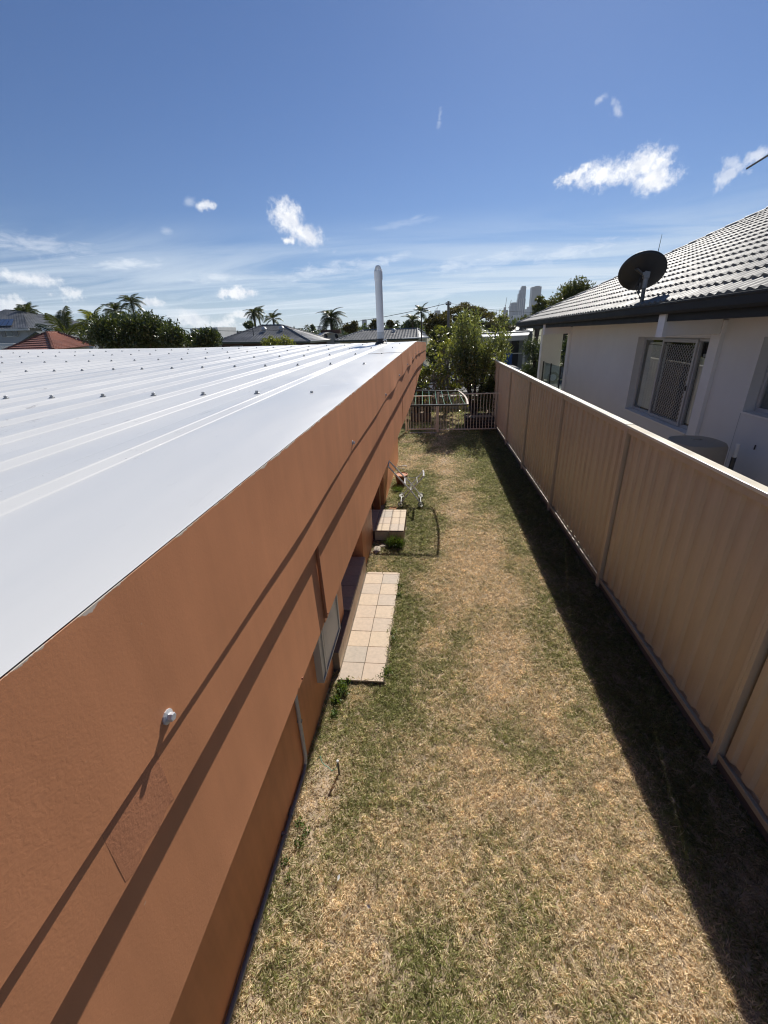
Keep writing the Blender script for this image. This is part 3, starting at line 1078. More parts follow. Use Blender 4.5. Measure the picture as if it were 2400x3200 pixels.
# grey conduit running along the foot of the wall and up it
cd = thing('grey_conduit_pipe', 'thin grey plastic pipe clipped along the foot of the terracotta wall and up it', 'pipe', (-0.86, 1.0, 0))
pts = [(wall_x(s) + 0.016, s, 0.03 + 0.01 * math.sin(s * 2)) for s in np.linspace(-1.4, 1.80, 12)] + [(wall_x(1.85) + 0.016, 1.85, 0.05)]
MB().tube(pts, 0.012, 10).build('pipe', 'cond_grey', cd, smooth=True)
MB().tube([(wall_x(1.85) + 0.016, 1.85, 0.05), (wall_x(1.86) + 0.016, 1.87, 0.10), (wall_x(1.86) + 0.016, 1.875, 0.9), (wall_x(1.86) + 0.016, 1.88, 1.9)], 0.0125, 10).build('riser', 'pvc_grey', cd, smooth=True)
for s in (0.2, 1.0, 1.55):
    MB().tube([(wall_x(s) + 0.016, s - 0.025, 0.033 + 0.01 * math.sin(s * 2)), (wall_x(s) + 0.016, s + 0.025, 0.033 + 0.01 * math.sin(s * 2))], 0.0155, 10).build('coupling', 'cond_grey', cd, smooth=True)
for s in (0.6, 1.42):
    z = 0.033 + 0.01 * math.sin(s * 2)
    MB().box(wall_x(s) - 0.002, wall_x(s) + 0.031, s - 0.008, s + 0.008, z - 0.015, z + 0.015).build('clip', 'cond_grey', cd)
MB().box(wall_x(1.87) - 0.002, wall_x(1.87) + 0.03, 1.865, 1.885, 0.42, 0.435).build('clip', 'cond_grey', cd)

# vent pipe on the roof
vp = thing('vent_pipe', 'tall white plastic vent pipe with a slotted cap on the white roof', 'vent pipe', tuple(BP(0.74, 5.45, roof_z(0.74, 5.45))))
vx, vy, vz0 = BP(0.74, 5.45, roof_z(0.74, 5.45))
pr = 0.043
MB().lathe([(pr, 0.10), (pr, 0.76)], (vx, vy, vz0), 24).build('pipe', 'pvc', vp, smooth=True)
MB().lathe([(pr * 1.01, 0.05), (pr * 1.01, 0.14)], (vx, vy, vz0), 24).build('lower_collar', 'pvc_grey', vp, smooth=True)
MB().lathe([(pr * 1.75, -0.004), (pr * 1.7, 0.012), (pr * 1.15, 0.028), (pr * 1.12, 0.062), (pr * 1.0, 0.064)], (vx, vy, vz0), 24).build('rubber_boot', 'rubber', vp, smooth=True)
MB().lathe([(pr * 1.14, 0.69), (pr * 1.14, 0.775), (pr * 1.02, 0.78)], (vx, vy, vz0), 24).build('socket', 'pvc', vp, smooth=True)
cb = MB()
for k in range(14):
    a = 2 * math.pi * k / 14
    c0 = Vector((vx + math.cos(a) * pr * 1.05, vy + math.sin(a) * pr * 1.05, vz0 + 0.775))
    c1 = Vector((vx + math.cos(a) * pr * 0.62, vy + math.sin(a) * pr * 0.62, vz0 + 0.825))
    cb.bar(c0, c1, 0.007, 0.005)
cb.lathe([(pr * 0.66, 0.822), (pr * 0.5, 0.834), (0.004, 0.836)], (vx, vy, vz0), 16)
cb.build('slotted_cap', 'pvc', vp, smooth=True)
MB().tube([(vx + 0.03, vy - 0.05, vz0 + 0.045), (vx + 0.07, vy - 0.04, vz0 + 0.05), (vx + 0.075, vy - 0.03, vz0 + 0.02)], 0.006, 8).build('bracket', 'pvc', vp, smooth=True)

# ------------------------------------------------------------------ steel fence
fx = 1.905
fen = thing('steel_fence', 'tall beige ribbed steel fence with pale top rail running the length of the yard', 'fence', (fx, 6, 0))
posts = [-4.2, -2.1, 0.0, 2.10, 4.20, 6.32, 8.46, 10.46, 12.35, 13.9]


def rib_prof(L):
    """trapezoid ribs along a sheet"""
    out, p = [], 0.0
    pitch = 0.158
    while p < L - 1e-6:
        for dp, dx in ((0.0, 0.0), (0.060, 0.0), (0.080, 0.019), (0.138, 0.019)):
            if p + dp < L:
                out.append((p + dp, dx))
        p += pitch
    out.append((L, 0.0))
    return out


for a, b in zip(posts[:-1], posts[1:]):
    L = (b - a - 0.06) / 3
    for k in range(3):
        y0 = a + 0.020 + (L - 0.006) * k
        pf = rib_prof(L - 0.003)
        off = 0.0025 * (k % 2)
        mb = MB()
        for p, dx in pf:
            mb.v.append((fx + 0.012 + dx + off, y0 + p, 0.125))
            mb.v.append((fx + 0.012 + dx + off, y0 + p, 1.775))
        for i in range(len(pf) - 1):
            mb.f.append((2 * i, 2 * i + 1, 2 * i + 3, 2 * i + 2))
        mb.build('sheet', 'fence', fen)
    MB().box(fx - 0.014, fx + 0.034, a + 0.028, b - 0.028, 1.745, 1.795).build('top_channel', 'fence', fen)
    r = MB()
    r.box(fx - 0.016, fx - 0.010, a + 0.028, b - 0.028, 0.085, 0.118).box(fx - 0.016, fx + 0.036, a + 0.028, b - 0.028, 0.080, 0.086).box(fx + 0.032, fx + 0.038, a + 0.028, b - 0.028, 0.085, 0.118)
    r.build('bottom_rail', 'fence_rail', fen)
    MB().box(fx - 0.004, fx + 0.024, a + 0.03, b - 0.03, -0.1, 0.079).build('plinth_board', 'plinth', fen, bevel=0.004)
    st = 0.002 if int(round(a)) % 4 == 0 else 0.0
    MB().box(fx - 0.030, fx + 0.048, a + 0.003, b - 0.003, 1.796 + st, 1.822 + st).build('cap_rail', 'fence_cap', fen, bevel=0.005)
for a in posts:
    mb = MB()
    mb.box(fx - 0.024, fx + 0.042, a - 0.030, a, -0.1, 1.7945).box(fx - 0.026, fx + 0.044, a - 0.002, a + 0.024, -0.1, 1.795)
    po_ = mb.build('post', 'fence', fen, bevel=0.003)
    MB().box(fx + 0.036, fx + 0.043, a - 0.17, a - 0.0303, 0.09, 1.744).build('channel_shade', 'rubber', po_)  # added strip coloured black as the channel's shade; also blocks sun leaks

# ------------------------------------------------------------------ gate and bar fence at the end of the yard
GY = 12.0


def bar_panel(name, label, cat, x0, x1, y0, y1, zb, zt, nb, hang=False):
    t = thing(name, label, cat, ((x0 + x1) / 2, (y0 + y1) / 2, 0))

    def P(k, z):
        return (x0 + (x1 - x0) * k, y0 + (y1 - y0) * k, z)
    MB().bar(P(0, zt), P(1, zt), 0.032, 0.028).build('top_rail', 'gate', t, bevel=0.003)
    MB().bar(P(0, zb), P(1, zb), 0.032, 0.028).build('bottom_rail', 'gate', t, bevel=0.003)
    for i in range(nb):
        k = (i + 0.5) / nb
        MB().tube([P(k, zb + 0.014), P(k, zt - 0.014)], 0.008, 8).build('bar', 'gate', t, smooth=True)
    return t


g = bar_panel('bar_gate', 'narrow cream metal bar gate beside the terracotta building', 'gate', -0.58, 0.185, 11.97, 11.97, 0.10, 1.02, 9)
for x in (-0.595, 0.20):
    MB().box(x - 0.016, x + 0.016, 11.954, 11.986, 0.06, 1.05).build('stile', 'gate', g, bevel=0.003)
MB().box(-0.64, -0.60, 11.945, 11.99, 0.32, 0.40).build('hinge', 'bronze', g, bevel=0.004)
lt = MB().box(0.150, 0.186, 11.90, 11.95, 0.93, 1.36).box(0.10, 0.186, 11.90, 11.95, 0.80, 0.94).build('latch', 'bronze', g, bevel=0.006)
bf = bar_panel('bar_fence', 'cream metal bar fence panel between the gate post and the steel fence', 'fence', 0.29, 1.885, 12.03, 12.05, 0.06, 1.035, 19)
MB().bar((0.29, 12.03, 1.035), (2.02, 12.05, 1.035), 0.03, 0.027).build('top_rail_end', 'gate', bf, bevel=0.003)
gp = MB().box(0.21, 0.275, 11.98, 12.045, -0.1, 1.12).box(0.205, 0.28, 11.975, 12.05, 1.12, 1.135).build('gate_post', 'gate', bevel=0.003)
tag(gp, 'square cream metal post at the latch side of the bar gate', 'post')
gp2 = MB().box(-0.68, -0.63, 11.95, 12.0, -0.1, 1.12).build('gate_post', 'gate', bevel=0.003)
tag(gp2, 'cream metal post at the hinge side of the gate, against the terracotta building', 'post')
sl = MB().box(-0.56, 0.19, 11.80, 11.87, -0.05, 0.03).build('gate_sill', 'concrete', bevel=0.006)
tag(sl, 'pale concrete sill lying in the grass under the bar gate', 'sill')

# ------------------------------------------------------------------ folding clothes line on the wall
cl = thing('folding_clothesline', 'dark metal fold down clothes line with green cords mounted on the building wall', 'clothes line', (-0.32, 7.8, 1.62))
CZ = 1.62
FL, FR, RL, RR = Vector((-0.345, 6.78, CZ)), Vector((0.60, 6.75, CZ)), Vector((-0.33, 8.40, CZ + 0.02)), Vector((0.555, 8.30, CZ))
MB().bar(FL, FR, 0.030, 0.028).build('front_arm', 'bronze', cl, bevel=0.003)
MB().bar(RL, RR, 0.030, 0.028).build('rear_arm', 'bronze', cl, bevel=0.003)
ob = []
for i in range(9):
    k = i / 8
    p = FR.lerp(RR, k)
    p.x += 0.045 * math.sin(math.pi * k)
    ob.append(p)
mb = MB()
for a, b in zip(ob[:-1], ob[1:]):
    mb.bar(a, b + (b - a) * 0.02, 0.028, 0.026)
mb.build('outer_rail', 'tan_metal', cl)
MB().bar((-0.36, 6.95, CZ + 0.035), (-0.335, 8.72, CZ + 0.045), 0.045, 0.06).build('wall_bar', 'tan_metal', cl, bevel=0.004)
MB().box(-0.42, -0.345, 6.76, 6.84, CZ - 0.16, CZ + 0.05).build('wall_bracket', 'tan_metal', cl, bevel=0.004)
MB().box(-0.42, -0.33, 8.36, 8.44, CZ - 0.12, CZ + 0.05).build('wall_bracket', 'tan_metal', cl, bevel=0.004)
for i in range(7):
    k = (i + 1) / 8 if i < 6 else 0.965
    a, b = FL.lerp(FR, k), RL.lerp(RR, k)
    b = b + Vector((0.03 * (i - 3) / 3, 0, 0))
    pts = [a.lerp(b, t / 6) - Vector((0, 0, 0.035 * math.sin(math.pi * t / 6) * (1 if i % 2 else 0.4))) for t in range(7)]
    MB().tube(pts, 0.0035, 5).build('cord', 'cord_green', cl, smooth=True)

# ------------------------------------------------------------------ laundry trolley
tr = thing('laundry_trolley', 'folding grey metal laundry trolley frame on four spoked wheels without its basket', 'trolley', (-0.3, 6.67, 0))


def frame(y, top_l, top_r):
    MB().tube([(-0.135, y, 0.055), (-0.298, y, 0.275), top_l], 0.0125, 8).build('frame_tube', 'steel', tr, smooth=True)
    MB().tube([(-0.47, y + 0.012, 0.055), (-0.298, y + 0.012, 0.275), top_r], 0.0125, 8).build('frame_tube', 'steel', tr, smooth=True)


frame(6.50, (-0.66, 6.50, 0.70), (-0.088, 6.512, 0.525))
frame(6.82, (-0.68, 6.82, 0.70), (-0.10, 6.832, 0.512))
MB().tube([(-0.088, 6.50, 0.527), (-0.09, 6.66, 0.532), (-0.10, 6.845, 0.514)], 0.016, 10).build('handle', 'white', tr, smooth=True)
MB().tube([(-0.66, 6.48, 0.70), (-0.68, 6.84, 0.70)], 0.012, 8).build('handle', 'white', tr, smooth=True)
MB().tube([(-0.298, 6.49, 0.275), (-0.31, 6.84, 0.276)], 0.005, 6).build('cross_rod', 'steel', tr, smooth=True)
for x in (-0.135, -0.47):
    MB().tube([(x, 6.46, 0.052), (x - 0.01, 6.86, 0.052)], 0.006, 6).build('axle', 'steel', tr, smooth=True)
lp = [(-0.405, 6.50, 0.40), (-0.415, 6.82, 0.40), (-0.21, 6.82, 0.405), (-0.19, 6.50, 0.42), (-0.405, 6.50, 0.40)]
for a, b in zip(lp[:-1], lp[1:]):
    MB().tube([a, b], 0.0045, 6).build('basket_rod', 'steel', tr, smooth=True)
MB().tube([(-0.385, 6.51, 0.39), (-0.395, 6.81, 0.39)], 0.0045, 6).build('basket_rod', 'steel', tr, smooth=True)
w0 = None
for x in (-0.135, -0.47):
    for y in (6.452, 6.868):
        yy = y + (0.0 if y < 6.6 else 0.0)
        c = (x - (0.01 if y > 6.6 else 0), yy, 0.052)
        wmb = MB().lathe([(0.030, -0.008), (0.012, -0.010), (0.004, -0.014)], c, 20, (0, 1, 0)).lathe([(0.040, -0.006), (0.040, 0.006)], c, 24, (0, 1, 0))
        # the spoked disc: a rim, a hub and eight spokes
        sp = MB()
        cv = Vector(c)

        def pol(r, a):
            return cv + Vector((math.cos(a) * r, 0, math.sin(a) * r))
        for k in range(8):
            a = 2 * math.pi * k / 8 + 0.2
            sp.quad(pol(0.010, a - 0.39), pol(0.036, a - 0.24), pol(0.036, a + 0.24), pol(0.010, a + 0.39))
        for k in range(24):
            a, b = 2 * math.pi * k / 24, 2 * math.pi * (k + 1) / 24
            sp.quad(pol(0.036, a), pol(0.043, a), pol(0.043, b), pol(0.036, b))
            sp.quad(pol(0.004, a), pol(0.011, a), pol(0.011, b), pol(0.004, b))
        wh = sp.build('wheel', 'white_thin', tr, smooth=True)
        MB().lathe([(0.041, -0.008), (0.047, -0.011), (0.051, -0.006), (0.051, 0.006), (0.047, 0.011), (0.041, 0.008), (0.041, -0.008)], c, 28, (0, 1, 0), cap=False).build('tyre', 'rubber', wh, smooth=True)
        MB().lathe([(0.008, -0.016), (0.008, 0.016)], c, 10, (0, 1, 0)).build('hub', 'steel_dark', wh, smooth=True)

# ------------------------------------------------------------------ small things along the wall
pt = thing('clay_pot', 'round terracotta dish set on a dark brown clay pot against the wall', 'pot', (-0.53, 7.62, 0))
MB().lathe([(0.085, 0.0), (0.105, 0.10), (0.118, 0.165)], (-0.53, 7.62, 0), 24).build('pot', 'pot_brown', pt, smooth=True)
MB().lathe([(0.10, 0.167), (0.122, 0.172), (0.128, 0.196), (0.122, 0.197), (0.114, 0.184), (0.03, 0.182), (0.0, 0.182)], (-0.53, 7.62, 0), 28, cap=False).build('dish', 'terracotta', pt, smooth=True)
ws = thing('wire_stand', 'small wire stand with a white grip and a ring behind the clay pot', 'stand', (-0.53, 8.0, 0))
MB().tube([(-0.62, 8.0, 0.228), (-0.53, 8.0, 0.236), (-0.465, 8.0, 0.242), (-0.443, 8.0, 0.234)], [0.011, 0.011, 0.011, 0.009], 8).build('grip', 'white', ws, smooth=True)
MB().tube([(-0.62, 8.0, 0.228), (-0.622, 8.0, 0.0)], 0.004, 6).build('leg', 'steel', ws, smooth=True)
MB().tube([(-0.443, 8.0, 0.234), (-0.441, 8.0, 0.0)], 0.004, 6).build('leg', 'steel', ws, smooth=True)
MB().tube([(-0.541 + 0.045 * math.cos(a), 8.0 + 0.02 * math.sin(a), 0.172 + 0.016 * math.sin(a)) for a in np.linspace(0, 2 * math.pi, 17)], 0.004, 6).build('ring', 'white', ws, smooth=True)
sc = MB().lathe([(0.045, 0.0), (0.064, 0.020), (0.060, 0.021), (0.045, 0.008), (0.0, 0.008)], (-0.59, 6.36, 0.002), 24, cap=False).build('clay_saucer', 'terracotta', smooth=True)
tag(sc, 'shallow terracotta saucer lying on the ground behind the tiled door step', 'saucer')
for k, (x, y, s, lab) in enumerate([(-0.63, 5.06, 0.055, 'flat pale broken stone in front of the tiled door step, next to the tuft'), (-0.70, 4.95, 0.05, 'long narrow pale stone beside the wall in front of the door step')]):
    bm = bmesh.new()
    bmesh.ops.create_icosphere(bm, subdivisions=2, radius=s)
    rg = random.Random(k + 3)
    for v in bm.verts:
        v.co *= rg.uniform(0.8, 1.15)
        v.co.z *= 0.45
        v.co.y *= 1.0 + 1.3 * k
    me = bpy.data.meshes.new('stone')
    bm.to_mesh(me)
    bm.free()
    me.materials.append(M['rock'])
    tag(link('stone', me, loc=(x, y, 0.012)), lab, 'stone')
stk = thing('garden_stake', 'short dark stake standing in the grass with a green string tied to it', 'stake', (-0.597, 1.83, 0))
MB().tube([(-0.597, 1.83, -0.05), (-0.600, 1.835, 0.115)], 0.007, 6).build('stake', 'steel_dark', stk, smooth=True)
MB().lathe([(0.009, 0.0), (0.009, 0.012), (0.003, 0.016)], (-0.600, 1.835, 0.112), 8).build('stake_cap', 'white', stk, smooth=True)
MB().tube([(-0.745, 1.853, 0.10), (-0.722, 1.857, 0.125), (-0.703, 1.823, 0.115), (-0.680, 1.812, 0.10), (-0.659, 1.804, 0.10), (-0.629, 1.785, 0.09), (-0.606, 1.797, 0.10), (-0.600, 1.832, 0.11)], 0.0026, 6).build('string', 'cord_green', stk, smooth=True)
rgL = random.Random(8)
for lab, (x, y) in (('curled white dry leaf lying on the lawn near the bottom of the yard', (-0.48, 1.24)), ('tiny white scrap on the grass just beyond the dry leaf', (-0.30, 1.13))):
    mb = MB()
    s = 0.016 if 'leaf' in lab else 0.008
    a = rgL.uniform(0, 6)
    d, e = Vector((math.cos(a), math.sin(a), 0.2)), Vector((-math.sin(a), math.cos(a), 0.35))
    c = Vector((x, y, 0.03))
    mb.quad(c - d * s, c + e * s * 0.45 + Vector((0, 0, .006)), c + d * s, c - e * s * 0.45)
    tag(mb.build('dry_leaf' if 'leaf' in lab else 'scrap', 'white'), lab, 'leaf' if 'leaf' in lab else 'scrap')


# ------------------------------------------------------------------ the neighbouring house on the right
def H(c, s, z):
    return (c + 0.03134 * s, s, z - 0.01087 * s)


hs = thing('neighbour_house', 'pale grey rendered house with a grey tiled hip roof and charcoal gutters beyond the fence', 'house', (6.0, 6.0, 0))
CW, CG, SF, SN = 3.30, 2.62, 16.4, -5.0
ZG, ZS = 2.955, 2.775
PT = 0.45
CR = CG + 5.2                        # ridge line
SD = math.sqrt(1 + PT * PT)


def hbox(name, m, c0, c1, s0, s1, z0, z1, parent=None, bevel=0.0):
    return MB().box(c0, c1, s0, s1, z0, z1, T=H).build(name, m, parent or hs, bevel=bevel)


# walls in pieces round the openings
hbox('wall', 'wall_pale', CW, CW + 0.25, 8.12, 12.2, -0.3, ZS + 0.01)
hbox('wall', 'wall_pale', CW + 0.001, CW + 0.25, 6.02, 8.12, -0.3, 1.345)          # below window one
hbox('wall', 'wall_pale', CW + 0.001, CW + 0.25, 6.02, 8.12, 2.555, ZS + 0.01)
hbox('wall', 'wall_pale', CW, CW + 0.25, 5.06, 6.02, -0.3, ZS + 0.01)
hbox('wall', 'wall_pale', CW + 0.001, CW + 0.25, 3.4, 5.06, -0.3, 1.80)
hbox('wall', 'wall_pale', CW + 0.001, CW + 0.25, 3.4, 5.06, 2.575, ZS + 0.01)
hbox('wall', 'wall_pale', CW, CW + 0.25, -4.4, 3.4, -0.3, ZS + 0.01)
hbox('wall', 'wall_pale', CW + 0.25, 12.3, 11.95, 12.2, -0.3, ZS + 0.01)
hbox('wall', 'wall_pale', CW + 0.25, 12.3, -4.4, -4.15, -0.3, ZS + 0.01)
hbox('wall', 'wall_pale', 12.05, 12.3, -4.15, 11.95, -0.3, ZS + 0.01)
# pilasters and the beams that carry the eave
for s0, s1 in ((5.74, 5.93), (12.2, 12.42)):
    hbox('pilaster', 'wall_trim', CW - 0.045, CW + 0.26, s0, s1, -0.3, ZS - 0.02, bevel=0.004)
    hbox('eave_beam', 'wall_trim', CG + 0.03, CW - 0.046, s0 + 0.02, s1 - 0.02, ZS - 0.17, ZS - 0.005, bevel=0.004)
    hbox('beam_end', 'wall_trim', CG - 0.022, CG + 0.029, s0 + 0.01, s1 - 0.01, ZS - 0.185, ZS + 0.085, bevel=0.004)
hbox('control_joint', 'alu_grey', CW - 0.0012, CW + 0.002, 5.075, 5.083, 0.0, 1.79)
hbox('wall_hook', 'alu_dark', CW - 0.012, CW + 0.002, 4.70, 4.704, 1.47, 1.52)
# verandah pier and its beam
hbox('verandah_pier', 'wall_trim', CW + 0.02, CW + 0.68, 15.75, 16.05, -0.3, ZS - 0.02, bevel=0.006)
hbox('verandah_pier', 'wall_trim', 9.0, 9.4, 15.75, 16.05, -0.3, ZS - 0.02, bevel=0.006)
# windows
def window(s0, s1, z0, z1, name='window'):
    w = hbox(name, 'frame', CW + 0.11, CW + 0.15, s0, s1, z0, z0 + 0.05, bevel=0.003)
    hbox('frame', 'frame', CW + 0.11, CW + 0.15, s0, s1, z1 - 0.05, z1, w, bevel=0.003)
    hbox('frame', 'frame', CW + 0.11, CW + 0.15, s0, s0 + 0.045, z0 + 0.05, z1 - 0.05, w, bevel=0.003)
    hbox('frame', 'frame', CW + 0.11, CW + 0.15, s1 - 0.045, s1, z0 + 0.05, z1 - 0.05, w, bevel=0.003)
    hbox('room', 'inside', CW + 0.252, CW + 0.9, s0 - 0.02, s1 + 0.02, z0 - 0.02, z1 + 0.02, w)
    return w


w1 = window(6.02, 8.12, 1.345, 2.555)
hbox('sill', 'wall_trim', CW - 0.02, CW + 0.109, 6.03, 8.11, 1.335, 1.352, w1)
for s in (6.43, 7.43):
    hbox('mullion', 'frame', CW + 0.105, CW + 0.15, s - 0.022, s + 0.022, 1.396, 2.504, w1, bevel=0.003)
for s0, s1 in ((6.066, 6.407), (6.453, 7.407), (7.453, 8.074)):
    hbox('pane', 'glass', CW + 0.128, CW + 0.132, s0, s1, 1.396, 2.504, w1)
for s0, s1 in ((6.10, 6.40), (7.46, 8.05)):
    s = s0
    while s < s1:
        mb = MB()
        a = 1.0
        mb.add([H(CW + 0.200, s, 1.41), H(CW + 0.200 - 0.035 * a, s + 0.066, 1.41), H(CW + 0.200 - 0.035 * a, s + 0.066, 2.30 if s0 < 7 else 2.42), H(CW + 0.200, s, 2.30 if s0 < 7 else 2.42)], [(0, 1, 2, 3)])
        mb.build('blind_slat', 'blind', w1)
        s += 0.066
    hbox('blind_rail', 'blind', CW + 0.19, CW + 0.24, s0 - 0.02, s1 + 0.03, 2.31 if s0 < 7 else 2.43, 2.345 if s0 < 7 else 2.465, w1)
# diamond mesh security screen over the middle light
sc_ = hbox('security_screen', 'frame', CW + 0.085, CW + 0.104, 6.44, 6.485, 1.36, 2.53, bevel=0.002)
hbox('screen_frame', 'frame', CW + 0.085, CW + 0.104, 7.375, 7.42, 1.36, 2.53, sc_, bevel=0.002)
hbox('screen_frame', 'frame', CW + 0.085, CW + 0.104, 6.485, 7.375, 1.36, 1.405, sc_, bevel=0.002)
hbox('screen_frame', 'frame', CW + 0.085, CW + 0.104, 6.485, 7.375, 2.485, 2.53, sc_, bevel=0.002)
hbox('screen_lock', 'alu_dark', CW + 0.07, CW + 0.086, 6.448, 6.475, 1.86, 1.93, sc_)
mb = MB()
S0, S1, Z0, Z1 = 6.485, 7.375, 1.405, 2.485
pw, ph = 0.068, 0.060
nW, nH = int((S1 - S0) / pw) + 1, int((Z1 - Z0) / ph) + 1
for i in range(nW + 1):
    for j in range(nH * 2):
        for sg in (-1, 1):
            sa = S0 + i * pw + (0 if j % 2 == 0 else sg * pw / 2)
            sb = S0 + i * pw + (sg * pw / 2 if j % 2 == 0 else 0)
            za, zb = Z0 + j * ph / 2, Z0 + (j + 1) * ph / 2
            if min(sa, sb) < S0 or max(sa, sb) > S1 or zb > Z1:
                continue
            mb.bar(H(CW + 0.094, sa, za), H(CW + 0.094, sb, zb), 0.0052, 0.003, up=(1, 0, 0))
tag(mb.build('diamond_grille', 'frame', sc_), kind='stuff')
w2 = window(3.42, 5.05, 1.81, 2.57)
hbox('sill', 'wall_trim', CW - 0.02, CW + 0.109, 3.43, 5.05, 1.797, 1.815, w2)
hbox('pane', 'glass', CW + 0.128, CW + 0.132, 3.465, 5.005, 1.86, 2.52, w2)
hbox('mullion', 'frame', CW + 0.112, CW + 0.15, 4.2, 4.24, 1.86, 2.52, w2)
hbox('transom', 'frame', CW + 0.115, CW + 0.148, 4.24, 5.005, 2.30, 2.33, w2)
# soffit, fascia and gutter
hbox('soffit', 'soffit', CG + 0.03, CW + 0.001, SN, SF - 0.02, ZS, ZS + 0.012)
hbox('soffit', 'soffit', CW + 0.001, 12.9, 12.21, SF - 0.02, ZS + 0.001, ZS + 0.013)
hbox('fascia', 'gutter', CG, CG + 0.028, SN, SF, ZS - 0.012, ZG - 0.03)
hbox('fascia', 'gutter', CG, 13.0, SF - 0.028, SF, ZS - 0.012, ZG - 0.03)


def gutter(a_c, a_s, b_c, b_s, out_c, out_s):
    """a D-section gutter with a rolled lip, run from a to b, bulging towards out"""
    prof_ = [(0.0, -0.105), (0.075, -0.112), (0.098, -0.085), (0.104, -0.02), (0.112, -0.004), (0.112, 0.010), (0.098, 0.012), (0.096, -0.01), (0.088, -0.08), (0.0, -0.098)]
    mb = MB()
    for (c, s) in ((a_c, a_s), (b_c, b_s)):
        for d, z in prof_:
            e = d * (1 if (c, s) == (a_c, a_s) else 1)
            mb.v.append(H(c + out_c * e, s + out_s * e, ZG + z))
    n = len(prof_)
    for i in range(n):
        mb.f.append((i, (i + 1) % n, n + (i + 1) % n, n + i))
    mb.f.append(tuple(range(n)))
    mb.f.append(tuple(range(2 * n - 1, n - 1, -1)))
    o = mb.build('gutter', 'gutter', hs)
    bm = bmesh.new()
    bm.from_mesh(o.data)
    bmesh.ops.recalc_face_normals(bm, faces=bm.faces)
    bm.to_mesh(o.data)
    bm.free()


gutter(CG, SN, CG, SF + 0.10, -1, 0)
gutter(CG - 0.10, SF, 13.0, SF, 0, 1)


def HR(d, s, lift=0.0):
    """point on the near roof slope: d up the slope from the gutter line"""
    c = CG + 0.01 + d / SD
    return Vector(H(c - lift * PT / SD, s, ZG + 0.0 + PT * (c - CG) + lift / SD))


# roof body under the tiles
def rz(c, s):
    return ZG - 0.03 + PT * min(c - CG, SF - s, 2 * CR - CG - c, s - SN)


mb = MB()
p0, p1, p2, p3 = [H(c, s, ZG - 0.03) for c, s in ((CG, SN), (CG, SF), (2 * CR - CG, SF), (2 * CR - CG, SN))]
q0 = H(CR, SN + (CR - CG), ZG - 0.03 + PT * (CR - CG))
q1 = H(CR, SF - (CR - CG), ZG - 0.03 + PT * (CR - CG))
mb.add([p0, p1, p2, p3, q0, q1], [(0, 1, 5, 4), (1, 2, 5), (2, 3, 4, 5), (3, 0, 4)])
rf = mb.build('roof', 'tile_under', hs)

TW, TG = 0.292, 0.292
tile_prof = []
for i in range(13):
    k = i / 12
    tile_prof.append((k * TW, 0.024 * (0.5 - 0.5 * math.cos(4 * math.pi * k)) ** 1.2 + 0.004 * (0.25 < (k * 2) % 1 < 0.30)))


def tile_mesh():
    """one concrete tile: two rolls, laid along s, its butt end raised"""
    mb = MB()
    L = TG + 0.06
    n = len(tile_prof)
    for d, lift in ((-0.004, 0.036), (L, 0.003)):
        for s, z in tile_prof:
            mb.v.append((s, d, z + lift))
    for s, z in tile_prof:
        mb.v.append((s, -0.002, z + 0.004))
    for i in range(n - 1):
        mb.f.append((i, i + 1, n + i + 1, n + i))
        mb.f.append((i, 2 * n + i, 2 * n + i + 1, i + 1))
    return mb.mesh('roof_tile', 'tile_grey', smooth=True)


tm = tile_mesh()
ex = Vector(H(0, 1, 0)) - Vector(H(0, 0, 0))
ey = HR(1, 0) - HR(0, 0)
ez = ex.cross(ey)
if ez.z < 0:
    ez = -ez
ex.normalize(); ey.normalize(); ez.normalize()
# direction of rows: tiles advance along +s, slope along +d; flip x so that the frame is right handed
RMX = Matrix((( -ex.x, ey.x, ez.x), (-ex.y, ey.y, ez.y), (-ex.z, ey.z, ez.z))).to_4x4()
tiles_all = []
for k in range(19):
    d = k * TG - 0.02
    cc = CG + d / SD
    j = 0
    s = SF - 0.02
    while s > SN:
        sc0 = s - (TW / 2 if k % 2 else 0)
        mid_c = CG + (d + TG * 0.5) / SD
        if sc0 - TW * 0.3 < SF - (mid_c - CG) and sc0 - TW * 0.6 > SN + (mid_c - CG):
            tiles_all.append((k, sc0, d))
        s -= TW
view = Vector((0, 0, CAM_H))


def tile_rank(t):
    p = HR(t[2], t[1] - TW / 2)
    v = RM.T @ np.array(p - view)
    if v[2] <= 0:
        return 1e9
    px = 1200 + FPX * v[0] / v[2]
    return (p - view).length + (1000 if px > 2440 else 0)


tiles_all.sort(key=tile_rank)
rgT = random.Random(21)
rest = MB()
for i, (k, s, d) in enumerate(tiles_all):
    mx = Matrix.Translation(HR(d, s, 0.002 + rgT.uniform(-0.001, 0.003))) @ RMX @ Matrix.Rotation(rgT.uniform(-0.006, 0.006), 4, 'Z')
    if i < 300:
        o = bpy.data.objects.new('tile', tm)
        COL.objects.link(o)
        o.parent = rf
        o.matrix_parent_inverse = parent_inv(hs)
        o.matrix_parent_inverse = Matrix.Identity(4)
        o.matrix_world = mx
    else:
        rest.add([mx @ v.co for v in tm.vertices], [tuple(p.vertices) for p in tm.polygons])
ro = rest.build('far_tiles', 'tile_grey', rf, smooth=True)
ro['kind'] = 'stuff'
